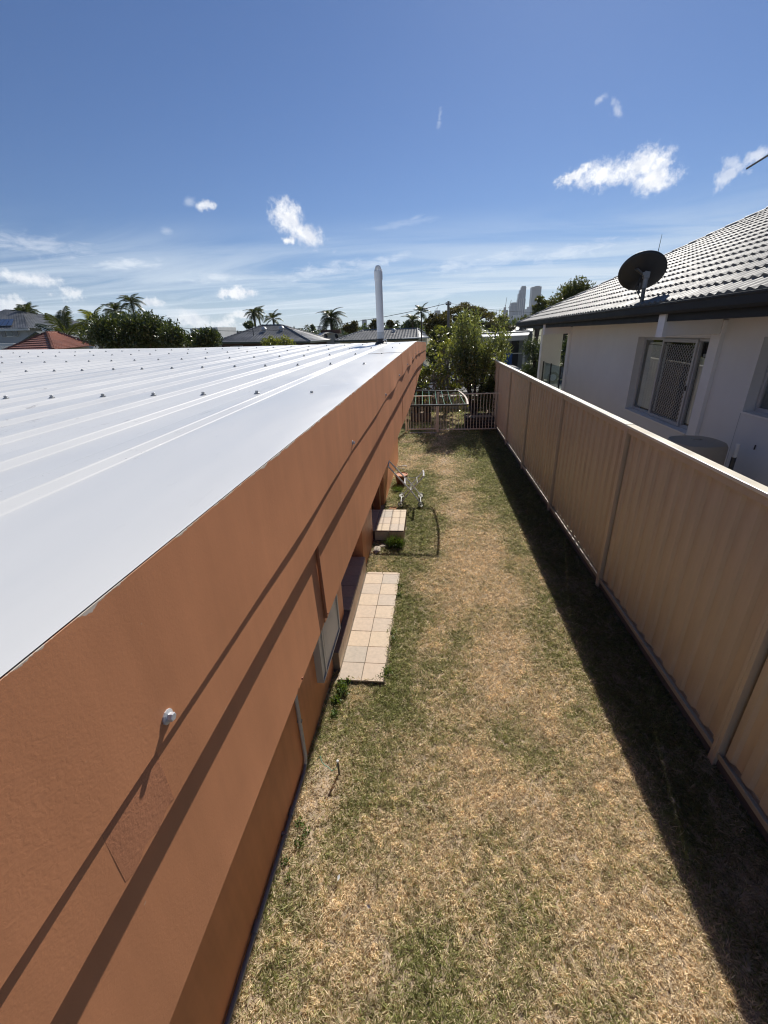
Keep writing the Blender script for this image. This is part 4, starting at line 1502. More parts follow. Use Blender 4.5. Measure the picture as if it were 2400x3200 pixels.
# other slopes, tiled in one piece each course, unseen from the yard
mb = MB()
for k in range(17):
    d0, d1 = k * 0.3, (k + 1) * 0.3 + 0.03
    c0, c1 = d0 / SD, min(d1 / SD, CR - CG)
    mb.quad(H(CG + c0, SF - c0, ZG + PT * c0 + 0.02), H(2 * CR - CG - c0, SF - c0, ZG + PT * c0 + 0.02), H(2 * CR - CG - c1, SF - c1, ZG + PT * c1 - 0.005), H(CG + c1, SF - c1, ZG + PT * c1 - 0.005))
    mb.quad(H(2 * CR - CG - c0, SF - c0, ZG + PT * c0 + 0.02), H(2 * CR - CG - c0, SN + c0, ZG + PT * c0 + 0.02), H(2 * CR - CG - c1, SN + c1, ZG + PT * c1 - 0.005), H(2 * CR - CG - c1, SF - c1, ZG + PT * c1 - 0.005))
mb.build('tile_courses', 'tile_grey', rf)['kind'] = 'stuff'
# hip and ridge caps
def cap_line(a, b, name):
    a, b = Vector(a), Vector(b)
    L = (b - a).length
    n = int(L / 0.36)
    d = (b - a) / L
    side = d.cross(Vector((0, 0, 1))).normalized()
    up = side.cross(d)
    for i in range(n):
        p0 = a + d * (i * L / n - 0.02)
        p1 = a + d * ((i + 1) * L / n + 0.02)
        mb = MB()
        for p, lift, w in ((p0, 0.018, 0.112), (p1, 0.0, 0.100)):
            for k in range(9):
                t = math.pi * k / 8
                mb.v.append(tuple(p + side * math.cos(t) * w + up * (math.sin(t) * 0.075 - 0.025 + lift)))
        for k in range(8):
            mb.f.append((k, 9 + k, 10 + k, k + 1))
        mb.f.append(tuple(range(9)))
        mb.f.append(tuple(range(17, 8, -1)))
        mb.build(name, 'tile_grey', rf, smooth=True)


qa = Vector(H(CG, SF, ZG + 0.015))
qb = Vector(H(CR, SF - (CR - CG), ZG + 0.015 + PT * (CR - CG)))
cap_line(qa, qb, 'hip_cap')
cap_line(qb, Vector(H(CR, SN + (CR - CG), ZG + 0.015 + PT * (CR - CG))), 'ridge_cap')
cap_line(Vector(H(2 * CR - CG, SF, ZG + 0.015)), qb, 'hip_cap')
# glass balustrade of the verandah
bl = thing('glass_balustrade', 'clear glass balustrade with dark posts along the verandah of the pale house', 'balustrade', H(3.4, 14, 0))
for s in (12.55, 13.35, 14.55, 15.65):
    MB().box(3.395, 3.435, s - 0.02, s + 0.02, 0.8, 1.72, T=H).build('post', 'alu_dark', bl)
for a, b in ((12.58, 13.32), (13.38, 14.52), (14.58, 15.62)):
    MB().box(3.411, 3.419, a, b, 0.82, 1.70, T=H).build('glass_panel', 'glass_rail', bl)
for a, b in ((4.2, 5.6), (5.7, 7.1)):
    MB().box(a, b, 15.9, 15.91, 0.82, 1.70, T=H).build('glass_panel', 'glass_rail', bl)
    MB().box(b + 0.02, b + 0.06, 15.88, 15.92, 0.8, 1.72, T=H).build('post', 'alu_dark', bl)
hbox('verandah_floor', 'concrete', CW + 0.02, 12.3, 12.42, 15.7, 0.4, 0.78)
for (c, s) in ((5.0, 14.0), (6.3, 14.4)):
    ch = thing('verandah_chair', 'dark outdoor chair on the verandah behind the glass' + (', the farther one' if c > 6 else ', the nearer one'), 'chair', H(c, s, 0.78))
    MB().box(c - 0.25, c + 0.25, s - 0.25, s + 0.25, 1.15, 1.2, T=H).build('seat', 'alu_dark', ch)
    MB().box(c - 0.25, c + 0.25, s + 0.22, s + 0.27, 1.2, 1.65, T=H).build('backrest', 'alu_dark', ch)
    for a in (-0.22, 0.22):
        for b in (-0.22, 0.22):
            MB().box(c + a - 0.02, c + a + 0.02, s + b - 0.02, s + b + 0.02, 0.785, 1.149, T=H).build('leg', 'steel', ch)
# small fittings
mb = MB().box(2.9, 2.96, 12.1, 12.16, ZS - 0.09, ZS - 0.002, T=H)
fl = thing('flood_light', 'small twin head floodlight under the far eave of the pale house', 'light', H(2.95, 13.4, ZS))
MB().lathe([(0.05, -0.03), (0.05, 0.0)], H(2.98, 13.4, ZS - 0.002), 12).build('base', 'white', fl)
for a in (-0.09, 0.09):
    MB().lathe([(0.03, 0.0), (0.055, 0.10), (0.055, 0.11)], Vector(H(2.98, 13.4 + a, ZS - 0.04)), 12, (-0.5, a * 5, -0.6)).build('lamp_head', 'white', fl, smooth=True)

# ------------------------------------------------------------------ satellite dish
ds = thing('satellite_dish', 'large dark satellite dish on a pole at the eave of the pale house', 'satellite dish', H(2.72, 6.75, 2.9))
r1 = ray((2002.5, 958.7))
mb_ = Vector((0, 0, CAM_H)) + Vector(r1) * 7.25
mt_ = Vector((mb_.x - 0.005, mb_.y, mb_.z + 0.46))
ctr = Vector((0, 0, CAM_H)) + Vector(ray((2006.5, 846.8))) * 7.30
nrm = Vector((0.211, 0.736, 0.643)).normalized()
R_ = 0.28
mb = MB()
rings, seg = 8, 40
sd = nrm.orthogonal().normalized()
up_ = nrm.cross(sd)
mb.v.append(tuple(ctr - nrm * 0.06))
for i in range(1, rings + 1):
    r = R_ * i / rings
    for k in range(seg):
        a = 2 * math.pi * k / seg
        mb.v.append(tuple(ctr - nrm * 0.06 * (1 - (i / rings) ** 2) + (sd * math.cos(a) + up_ * math.sin(a)) * r))
for k in range(seg):
    mb.f.append((0, 1 + k, 1 + (k + 1) % seg))
for i in range(rings - 1):
    for k in range(seg):
        a, b = 1 + i * seg + k, 1 + i * seg + (k + 1) % seg
        mb.f.append((a, a + seg, b + seg, b))
do = mb.build('reflector', 'dish', ds, smooth='all')
so = do.modifiers.new('thick', 'SOLIDIFY')
so.thickness = 0.006
MB().tube([mb_ - Vector((0, 0, 0.12)), mb_.lerp(mt_, 0.55)], 0.024, 12).build('pole', 'steel_dark', ds, smooth=True)
MB().tube([mb_.lerp(mt_, 0.5), mt_], 0.030, 12).build('pole_sleeve', 'steel_mid', ds, smooth=True)
bk = ctr - nrm * 0.065
MB().bar(mt_ - Vector((0, 0, 0.06)), bk, 0.055, 0.04).build('mount_bracket', 'steel_mid', ds, bevel=0.004)
MB().box(mt_.x - 0.034, mt_.x + 0.034, mt_.y - 0.034, mt_.y + 0.034, mt_.z - 0.12, mt_.z + 0.02).build('clamp', 'steel_mid', ds, bevel=0.006)
MB().bar(bk + up_ * 0.12, bk - up_ * 0.12, 0.05, 0.02).build('back_brace', 'steel_dark', ds)
arm_end = ctr + nrm * 0.34 - Vector((0, 0, 0.26))
low = ctr - Vector((0, 0, 0.24)) + nrm * 0.0
MB().tube([bk - Vector((0, 0, 0.1)), low - nrm * 0.05, arm_end], 0.012, 8).build('feed_arm', 'steel_dark', ds, smooth=True)
MB().lathe([(0.03, 0), (0.03, 0.1)], arm_end, 12, (ctr - arm_end)).build('feed_horn', 'steel_dark', ds, smooth=True)
cpts = [bk, bk + Vector((-0.06, -0.02, -0.16)), mb_ + Vector((-0.08, 0, 0.18)), mb_ + Vector((-0.02, 0, 0.10))]
MB().tube(cpts, 0.005, 6).build('cable', 'rubber', ds, smooth=True)

# whip aerial and roof antenna
ra = Vector((0, 0, CAM_H)) + Vector(ray((2057, 785))) * 10.1
rb = Vector((0, 0, CAM_H)) + Vector(ray((2069, 732))) * 10.1
wa = MB().tube([ra + (ra - rb) * 2.1, ra, rb], [0.007, 0.006, 0.003], 6).build('whip_aerial', 'steel_dark')
tag(wa, 'thin whip aerial sticking up behind the satellite dish', 'aerial')
an = thing('roof_antenna', 'metal roof antenna whose boom reaches into the right edge of the sky', 'antenna', (5.5, 5.6, 4))
t0 = Vector((0, 0, CAM_H)) + Vector(ray((2333, 527))) * 7.6
t1 = Vector((0, 0, CAM_H)) + Vector(ray((2402, 484))) * 7.5
dv = (t1 - t0)
e = t0 + dv * 4.2
MB().tube([t0, e], 0.011, 8).build('boom', 'steel_dark', an, smooth=True)
base_c = e - dv * 1.0
MB().tube([base_c + Vector((0, 0, 0.1)), Vector((base_c.x, base_c.y, 3.2))], 0.018, 8).build('mast', 'steel', an, smooth=True)
for k in (3.0, 3.5, 4.0):
    c = t0 + dv * k
    MB().bar(c - Vector((0.2, -0.4, 0)), c + Vector((0.2, -0.4, 0)), 0.01).build('element', 'steel', an)

# ------------------------------------------------------------------ water tank between fence and house
tk = thing('water_tank', 'beige slimline water tank with a domed lid standing between fence and house', 'water tank', (2.9, 4.78, 0))


def slim(rx, ry, z, n=40):
    out = []
    for k in range(n):
        a = 2 * math.pi * k / n
        out.append((2.90 + rx * math.copysign(abs(math.cos(a)) ** 0.8, math.cos(a)), 4.78 + ry * math.copysign(abs(math.sin(a)) ** 0.8, math.sin(a)), z))
    return out


TZ = 1.50
mb = MB()
loops = [slim(0.255, 0.28, -0.02), slim(0.255, 0.28, 0.8), slim(0.255, 0.28, TZ - 0.03), slim(0.24, 0.265, TZ), slim(0.18, 0.2, TZ + 0.012), slim(0.02, 0.03, TZ + 0.018)]
for l in loops:
    mb.v += l
for i in range(len(loops) - 1):
    for k in range(40):
        a, b = i * 40 + k, i * 40 + (k + 1) % 40
        mb.f.append((a, b, b + 40, a + 40))
mb.build('tank_body', 'tank', tk, smooth=True)
MB().lathe([(0.05, 0), (0.05, 0.012), (0.02, 0.015)], (2.90, 4.8, TZ + 0.014), 16).build('lid_knob', 'tank', tk, smooth=True)
MB().tube([(3.17, 4.56, 0.0), (3.17, 4.56, TZ - 0.32)], 0.02, 8).build('overflow_pipe', 'white', tk, smooth=True)
MB().tube([(3.17, 4.56, TZ - 0.32), (3.17, 4.56, TZ - 0.12)], 0.023, 8).build('pipe_joint', 'steel_dark', tk, smooth=True)
MB().tube([(3.17, 4.56, TZ - 0.12), (3.17, 4.56, TZ + 0.02)], 0.02, 8).build('pipe_top', 'white', tk, smooth=True)


# ------------------------------------------------------------------ vegetation
def leaf_cloud(name, m, parent, clumps, n, L, wd, seed, shell=0.5, up=0.5, spread=0.8, droop=0.0):
    """n leaf blades spread through ellipsoid clumps [(centre, (rx, ry, rz), weight)], each leaf a folded pair of faces"""
    rg = np.random.default_rng(seed)
    wts = np.array([c[2] if len(c) > 2 else c[1][0] * c[1][1] * c[1][2] for c in clumps], dtype=float)
    idx = rg.choice(len(clumps), n, p=wts / wts.sum())
    C = np.array([list(c[0]) for c in clumps])[idx]
    Rr = np.array([c[1] for c in clumps])[idx]
    d = rg.normal(0, 1, (n, 3))
    d /= np.linalg.norm(d, axis=1)[:, None]
    r = rg.uniform(0, 1, n) ** shell
    r *= 1 + 0.12 * rg.normal(0, 1, n)
    P = C + d * Rr * r[:, None]
    ax = d * 0.7 + rg.normal(0, spread, (n, 3))
    ax[:, 2] += up - droop
    ax /= np.linalg.norm(ax, axis=1)[:, None]
    nr = rg.normal(0, 1, (n, 3))
    nr[:, 2] += 0.9
    sd = np.cross(ax, nr)
    sd /= np.linalg.norm(sd, axis=1)[:, None]
    nn = np.cross(sd, ax)
    l = L * rg.uniform(0.6, 1.25, n)[:, None]
    w = wd * rg.uniform(0.7, 1.2, n)[:, None] / 2
    b = P - ax * l * 0.4
    t = P + ax * l * 0.6 - nn * l * 0.10
    mid = P + nn * w * 0.0
    V = np.stack([b, mid + sd * w + nn * w * 0.35, t, mid - sd * w + nn * w * 0.35], 1).reshape(-1, 3)
    k = np.arange(n)[:, None] * 4
    F = np.concatenate([k + np.array([[0, 1, 2]]), k + np.array([[0, 2, 3]])], 0)
    return link(name, np_mesh(name, V, F, m), parent)


def limbs(mb, base, top, r, tips, n=7):
    mb.tube([base, base.lerp(top, 0.5) + Vector((r * 0.6, 0, 0)), top], [r, r * 0.8, r * 0.62], n)
    for t in tips:
        t = Vector(t)
        s = base.lerp(top, random.uniform(0.55, 1.0))
        mid = s.lerp(t, 0.5) + Vector((0, 0, 0.12 * (t - s).length))
        mb.tube([s, mid, t], [r * 0.45, r * 0.3, r * 0.12], 6)


def blob_tree(name, label, cat, base, clumps, m, n, L, wd, trunk_r=0.12, bark='bark', seed=1, group=None, shell=0.5, droop=0.0, fork=0.5, tips=None):
    t = thing(name, label, cat, base, group)
    base = Vector(base)
    cen = sum((Vector(c[0]) for c in clumps), Vector()) / len(clumps)
    top = base.lerp(Vector((cen.x, cen.y, cen.z)), fork)
    mb = MB()
    random.seed(seed)
    limbs(mb, base - Vector((0, 0, 0.2)), top, trunk_r, [c[0] for c in clumps] if tips is None else tips)
    mb.build('trunk', bark, t, smooth=True)
    leaf_cloud('crown', m, t, clumps, n, L, wd, seed, shell, droop=droop)
    return t


def rand_clumps(c, R, n, r, seed, flat=1.0):
    rg = random.Random(seed)
    out = []
    for i in range(n):
        while True:
            p = Vector((rg.uniform(-1, 1), rg.uniform(-1, 1), rg.uniform(-1, 1)))
            if p.length < 1:
                break
        k = rg.uniform(0.65, 1.3)
        out.append(((c[0] + p.x * R[0], c[1] + p.y * R[1], c[2] + p.z * R[2]), (r * k, r * k, r * k * flat)))
    return out


FRONDS = {}


def frond_mesh(m, seed, L=1.0, arch=0.55, nl=26, lw=0.035, ll=0.34, stiff=0.0):
    key = (m, seed, L, arch, nl, lw, ll, stiff)
    if key in FRONDS:
        return FRONDS[key]
    rg = random.Random(seed)
    mb = MB()
    pts = []
    for i in range(9):
        k = i / 8
        pts.append(Vector((k * L * (1 - 0.25 * arch * k), 0, L * (0.35 * k * (1 - stiff) - arch * k * k * k ** 0.3))))
    mb.tube(pts, [0.016 * L * (1 - 0.8 * i / 8) + 0.003 for i in range(9)], 4)
    for i in range(nl):
        k = 0.14 + 0.86 * i / (nl - 1)
        j = min(7, int(k * 8))
        p = pts[j].lerp(pts[j + 1], k * 8 - j)
        d = (pts[j + 1] - pts[j]).normalized()
        for sg in (-1, 1):
            l = L * ll * math.sin(math.pi * min(1, 0.18 + k * 0.80)) ** 0.7 * rg.uniform(0.85, 1.1)
            a = Vector((d.x * 0.65, sg * 0.85, d.z * 0.65 - 0.10 + rg.uniform(-0.1, 0.1))).normalized()
            w = d * lw * L * 0.5
            tip = p + a * l + Vector((0, 0, -0.28 * l))
            mid = p + a * l * 0.5
            mb.add([p - w * 0.6, p + w * 0.6, mid + w, tip, mid - w], [(0, 1, 2, 4), (4, 2, 3)])
    FRONDS[key] = mb.mesh('palm_frond', m)
    return FRONDS[key]


def palm(label, base, h, L, n=14, m='frond', seed=1, tr=0.11, lean=(0, 0), group=None, arch=0.6, stiff=0.0, crown_r=1.0):
    t = thing('palm_tree', label, 'palm tree', base, group)
    b = Vector(base)
    top = b + Vector((lean[0], lean[1], h))
    MB().tube([b - Vector((0, 0, 0.2)), b.lerp(top, 0.4) + Vector((lean[0] * -0.1, 0, 0)), top], [tr * 1.25, tr, tr * 0.8], 10).build('trunk', 'bark', t, smooth=True)
    rg = random.Random(seed)
    for i in range(n):
        k = i / n
        me = frond_mesh(m, i % 3, 1.0, arch, 26, 0.035, 0.34, stiff)
        o = link('frond', me, t)
        az = i * 2.399 + rg.uniform(-0.25, 0.25)
        pitch = 1.15 - 1.75 * k + rg.uniform(-0.15, 0.15)
        s = L * rg.uniform(0.85, 1.12)
        o.matrix_parent_inverse = parent_inv(t)
        o.matrix_basis = Matrix.Translation(top) @ Matrix.Rotation(az, 4, 'Z') @ Matrix.Rotation(-pitch, 4, 'Y') @ Matrix.Rotation(rg.uniform(-0.3, 0.3), 4, 'X') @ Matrix.Diagonal((s, s, s, 1))
    return t


# frangipani: forked bare limbs with rosettes of leaves
def frangipani(base, H_, spread, seed, label, nlev=6, leafL=0.15, m='leaf_plum', first=5):
    t = thing('frangipani_tree', label, 'tree', base)
    rg = random.Random(seed)
    mb = MB()
    tips = []

    def grow(p, d, l, r, lev):
        q = p + d * l
        mb.tube([p, p.lerp(q, 0.5) + Vector((rg.uniform(-1, 1), rg.uniform(-1, 1), 0)) * l * 0.06, q], [r, r * 0.85, r * 0.72], 6 if lev < 3 else 5)
        if lev >= nlev or l < 0.06:
            tips.append((q, d))
            return
        for k in range(rg.choice((2, 2, 3)) if lev else first):
            a = rg.uniform(0, 6.28) if lev else 6.28 * k / first + rg.uniform(-.3, .3)
            s = d.orthogonal().normalized()
            s = (s * math.cos(a) + d.cross(s) * math.sin(a)).normalized()
            nd = (d * 0.72 + s * rg.uniform(0.5, 0.95) * (1.35 if lev < 2 else 0.9) + Vector((0, 0, 0.20))).normalized()
            grow(q, nd, l * rg.uniform(0.70, 0.88), r * 0.66, lev + 1)
    grow(Vector(base) - Vector((0, 0, 0.1)), Vector((0.03, 0, 1)).normalized(), H_ * 0.17, 0.06 * H_ / 2.8, 0)
    mb.build('branches', 'bark_grey', t, smooth=True)
    rr = np.random.default_rng(seed)
    V, F = [], []
    for q, d in tips:
        if rr.uniform() < 0.06:
            continue
        for i in range(rr.integers(5, 9)):
            a = rr.uniform(0, 6.28)
            s = d.orthogonal().normalized()
            s = s * math.cos(a) + d.cross(s) * math.sin(a)
            ax = (s + d * rr.uniform(0.1, 1.0) + Vector((0, 0, rr.uniform(-0.3, 0.4)))).normalized()
            sd = ax.cross(Vector((rr.normal(0, .4), rr.normal(0, .4), 1))).normalized()
            nn = sd.cross(ax)
            l = leafL * rr.uniform(0.6, 1.2)
            w = l * 0.17
            p = q + ax * 0.015
            o = len(V)
            V += [p, p + ax * l * .45 + sd * w + nn * w * .4, p + ax * l - nn * l * .12, p + ax * l * .45 - sd * w + nn * w * .4]
            F += [(o, o + 1, o + 2), (o, o + 2, o + 3)]
    link('leaves', np_mesh('leaves', np.array([tuple(v) for v in V]), np.array(F), m), t)
    return t


frangipani((0.62, 14.9, 0), 4.3, 1.2, 5, 'open frangipani tree with bare pale limbs in front of the low street wall', 6, 0.17, first=6)
frangipani((-0.05, 14.5, 0), 3.0, 1.0, 17, 'smaller frangipani tree half hidden by the terracotta building beyond the gate', 6, 0.16, first=5)
# tall glossy shrub by the fence corner
ol = thing('glossy_shrub', 'tall upright shrub with pale shining narrow leaves behind the bar fence by the steel fence', 'shrub', (1.35, 13.2, 0))
mb = MB()
rgo = random.Random(2)
clp = []
for i in range(15):
    a = rgo.uniform(0, 6.28)
    tp = Vector((1.42 + math.cos(a) * rgo.uniform(0.15, 0.85), 13.3 + math.sin(a) * rgo.uniform(0.1, 0.6), rgo.uniform(2.0, 3.05)))
    b0 = Vector((1.35 + rgo.uniform(-0.12, 0.12), 13.2 + rgo.uniform(-0.1, 0.1), 0.2))
    md = b0.lerp(tp, 0.5) + Vector((0, 0, 0.2))
    mb.tube([b0, md, tp], [0.022, 0.016, 0.006], 6)
    for k in (0.45, 0.62, 0.8, 0.97):
        p = b0.lerp(md, k * 2) if k < 0.5 else md.lerp(tp, k * 2 - 1)
        clp.append((tuple(p), (0.24, 0.24, 0.27), 1.0 if k > 0.5 else 0.8))
clp += [((2.15, 13.3, 2.35), (0.22, 0.2, 0.3), 1.6), ((2.0, 13.2, 2.15), (0.22, 0.2, 0.25), 1.2)]
mb.build('stems', 'bark_dark', ol, smooth=True)
leaf_cloud('leaves', 'leaf_olean', ol, clp, 6800, 0.13, 0.034, 4, shell=0.45, up=0.55, spread=0.6)
# dark shrub low in the corner
blob_tree('dark_shrub', 'dense dark shrub in shade at the foot of the steel fence behind the bar fence', 'shrub', (1.72, 13.0, 0), rand_clumps((1.66, 13.15, 0.85), (0.16, 0.25, 0.5), 9, 0.22, 3), 'leaf_dark', 2600, 0.09, 0.04, 0.03, 'bark_dark', 6)


def planter(label, x0, x1, y0, y1, h, m, boards):
    t = thing('planter_box', label, 'planter', ((x0 + x1) / 2, (y0 + y1) / 2, 0))
    for k in range(boards):
        za, zb = h * k / boards + 0.006, h * (k + 1) / boards - 0.006
        for (a, b, c, d) in ((x0, x1, y0, y0 + 0.03), (x0, x1, y1 - 0.03, y1), (x0, x0 + 0.03, y0 + 0.031, y1 - 0.031), (x1 - 0.03, x1, y0 + 0.031, y1 - 0.031)):
            MB().box(a, b, c, d, za, zb).build('board', m, t, bevel=0.004)
    MB().box(x0 + 0.03, x1 - 0.03, y0 + 0.03, y1 - 0.03, 0.0, h - 0.05).build('soil', 'soil', t)
    return t


planter('dark stone planter box with a stack of black pots on the grass beyond the gate', -0.58, 0.07, 13.38, 13.95, 0.30, 'planter_stone', 1)
for i, (x, lab) in enumerate(((-0.42, 'black plastic pot in the planter, the one nearer the terracotta building'), (-0.06, 'black plastic pot in the planter, the one nearer the gate post'))):
    p = MB().lathe([(0.11, 0.0), (0.14, 0.22), (0.15, 0.23), (0.14, 0.235), (0.12, 0.20), (0, 0.20)], (x, 13.6, 0.25), 20, cap=False).build('black_pot', 'planter', smooth=True)
    tag(p, lab, 'pot')
blob_tree('grey_green_shrub', 'spindly grey green shrub growing from the planter beyond the gate', 'shrub', (-0.30, 13.65, 0.3), rand_clumps((-0.28, 13.65, 0.85), (0.18, 0.2, 0.35), 9, 0.15, 13), 'leaf_grey', 1500, 0.09, 0.018, 0.025, 'bark', 8)
planter('black slatted planter box behind the bar fence in the corner of the steel fence', 1.05, 1.86, 12.30, 12.95, 0.34, 'planter', 4)

# low street wall
lw = thing('low_street_wall', 'low sage coloured front wall with a pale coping across the end of the garden', 'wall', (0, 15.6, 0))
MB().box(-12, 2.05, 15.55, 15.67, -0.2, 0.44).build('panel', 'lowwall', lw)
for k in range(14):
    MB().box(-12 + k + 0.003, -11 + k - 0.003 + (0.05 if k == 13 else 0), 15.52, 15.70, 0.441, 0.48).build('coping', 'concrete', lw, bevel=0.005)

# weeds at the slab and the wall foot
def weed(label, pts, n, L, wd, seed, m='weed', name='weed'):
    cl_ = [((x, y, r * 0.45), (r, r, r * 0.6)) for x, y, r in pts]
    t = thing(name, label, 'weed', (pts[0][0], pts[0][1], 0))
    leaf_cloud('leaves', m, t, cl_, n, L, wd, seed, shell=0.6, up=0.5)


weed('leafy green weed growing against the near corner of the long tiled step', [(-0.72, 2.60, 0.05), (-0.70, 2.52, 0.06), (-0.74, 2.42, 0.05), (-0.73, 2.30, 0.04), (-0.68, 2.63, 0.04)], 340, 0.034, 0.018, 1)
weed('patch of fresh green clover at the wall foot by the grey pipe', [(-0.77, 1.50, 0.035), (-0.745, 1.40, 0.035), (-0.80, 1.30, 0.03), (-0.72, 1.45, 0.03), (-0.76, 1.22, 0.025)], 130, 0.022, 0.013, 2)
weed('creeping weed reaching over the near end of the long tiled step', [(-0.40, 2.68, 0.05), (-0.44, 2.70, 0.03), (-0.36, 2.74, 0.06), (-0.48, 2.67, 0.02)], 150, 0.035, 0.010, 3)
weed('thin creeper spilling over the middle of the long tiled step', [(-0.36, 3.28, 0.05), (-0.40, 3.30, 0.03), (-0.44, 3.31, 0.02), (-0.34, 3.16, 0.05)], 110, 0.034, 0.010, 4)
weed('small leafy weed on the edge of the long tiled step towards its far end', [(-0.345, 4.08, 0.04), (-0.37, 4.1, 0.025), (-0.33, 3.9, 0.04)], 100, 0.034, 0.012, 5)
tuf = leaf_cloud('grass_tuft', 'weed', None, [((-0.47, 5.07, 0.06), (0.12, 0.07, 0.06)), ((-0.40, 5.03, 0.05), (0.08, 0.06, 0.05))], 260, 0.16, 0.007, 6, up=1.0)
tag(tuf, 'tuft of long green grass in front of the square door step', 'grass tuft')
tuf = leaf_cloud('grass_tuft', 'weed', None, [((-0.58, 7.25, 0.03), (0.10, 0.12, 0.03))], 420, 0.07, 0.006, 7, up=0.9)
tag(tuf, 'lush green grass tuft in front of the clay pot', 'grass tuft')

# ------------------------------------------------------------------ street
def car(label, c, length, col, heading=0.0, name='parked_car'):
    m = mat('car_paint_' + name, col, 0.25, 0.03, 1.0, spec=0.6, coat=0.6)
    M['_' + label] = m
    t = thing(name, label, 'car', c)
    cx, cy, cz = c
    L2, W2 = length / 2, 0.88
    pr_ = [(-L2, 0.32), (-L2 - 0.03, 0.55), (-L2 + 0.08, 0.80), (-L2 + 0.55, 0.92), (-L2 + 1.15, 1.32), (-0.25, 1.44), (0.55, 1.42), (1.25, 0.98), (L2 - 0.15, 0.86), (L2, 0.62), (L2 - 0.03, 0.32), (1.75, 0.24), (-1.75, 0.24)]
    mb = MB()
    n = len(pr_)
    for y, ins in ((-W2, 0.0), (-W2 * 0.98, -0.0), (W2 * 0.98, 0), (W2, 0)):
        for x, z in pr_:
            k = 0.16 * max(0, (z - 0.9) / 0.5)
            yy = y * (1 - k)
            mb.v.append((cx + x, cy + yy, cz + z))
    for i in range(n):
        a, b = i, (i + 1) % n
        mb.f.append((n + a, n + b, 2 * n + b, 2 * n + a))
        mb.f.append((a, b, n + b, n + a))
        mb.f.append((2 * n + a, 2 * n + b, 3 * n + b, 3 * n + a))
    mb.f.append(tuple(range(n - 1, -1, -1)))
    mb.f.append(tuple(range(3 * n, 4 * n)))
    mb.build('body', m, t, smooth=True)
    for sg in (-1, 1):
        for xs in ((-L2 + 0.75, -L2 + 1.2, -0.12, -0.12), (-0.04, -0.04, 0.55, 1.05)):
            yb, yt = cy + sg * (W2 * 1.0 + 0.004), cy + sg * (W2 * 0.862 + 0.004)
            MB().quad((cx + xs[0], yb, cz + 0.93), (cx + xs[3], yb, cz + 0.95), (cx + xs[2], yt, cz + 1.34), (cx + xs[1], yt, cz + 1.30)).build('side_window', 'far_glass', t)
        for x in (-1.35, 1.35):
            w = MB().lathe([(0.30, -0.09), (0.31, 0.0), (0.30, 0.09)], (cx + x, cy + sg * 0.82, cz + 0.30), 18, (0, 1, 0)).build('wheel', 'rubber', t, smooth=True)
            MB().lathe([(0.18, -0.1), (0.18, 0.1)], (cx + x, cy + sg * 0.825, cz + 0.30), 14, (0, 1, 0)).build('rim', 'steel', w)
        MB().box(cx + L2 - 0.12, cx + L2 - 0.0, cy + sg * 0.72 - 0.13, cy + sg * 0.72 + 0.13, cz + 0.64, cz + 0.76).build('headlight', 'white', t)
    MB().quad((cx + 0.60, cy - 0.70, cz + 1.412), (cx + 1.22, cy - 0.80, cz + 1.012), (cx + 1.22, cy + 0.80, cz + 1.012), (cx + 0.60, cy + 0.70, cz + 1.412)).build('windscreen', 'far_glass', t)
    return t


car('dark navy car parked in the street, seen through the frangipani branches', (-1.2, 21.0, float(terrain_z(0, 21.0)) + 0.01), 4.4, (0.018, 0.022, 0.04), name='parked_car')
car('silver car parked across the street, behind the frangipani and the glossy shrub', (2.9, 26.2, float(terrain_z(0, 26.2)) + 0.01), 4.5, (0.46, 0.46, 0.45), name='parked_car')


# ------------------------------------------------------------------ houses beyond
def tiled_face(mb, bl, br, tl, tr, gauge=0.34, tw=0.30, roll=0.02, step=0.045, dx=0.06):
    bl, br, tl, tr = map(Vector, (bl, br, tl, tr))
    h = ((tl + tr) / 2 - (bl + br) / 2)
    up = h - (br - bl).normalized() * h.dot((br - bl).normalized())
    nrow = max(2, int(up.length / gauge))
    ex_ = (br - bl).normalized()
    nz = ex_.cross(up).normalized()
    if nz.z < 0:
        nz = -nz
    for k in range(nrow):
        rowv = []
        for kk, lift in ((k / nrow, step), ((k + 1) / nrow, 0.005)):
            a, b = bl.lerp(tl, kk), br.lerp(tr, kk)
            rowv.append((a, b, lift))
        a0, b0, _ = rowv[0]
        n = max(2, int((b0 - a0).length / dx))
        o = len(mb.v)
        for (a, b, lift) in rowv:
            for i in range(n + 1):
                p = a.lerp(b, i / n)
                s = (p - bl).dot(ex_) / tw * 2 * math.pi
                mb.v.append(tuple(p + nz * (lift + roll * (0.5 + 0.5 * math.cos(s)))))
        for i in range(n + 1):
            p = a0.lerp(b0, i / n)
            mb.v.append(tuple(p - nz * 0.0))
        for i in range(n):
            mb.f.append((o + i, o + i + 1, o + n + 1 + i + 1, o + n + 1 + i))
            q = o + 2 * (n + 1)
            mb.f.append((q + i, q + i + 1, o + i + 1, o + i))


def ridge_tube(mb, a, b, r=0.09):
    mb.tube([a, b], r, 6)


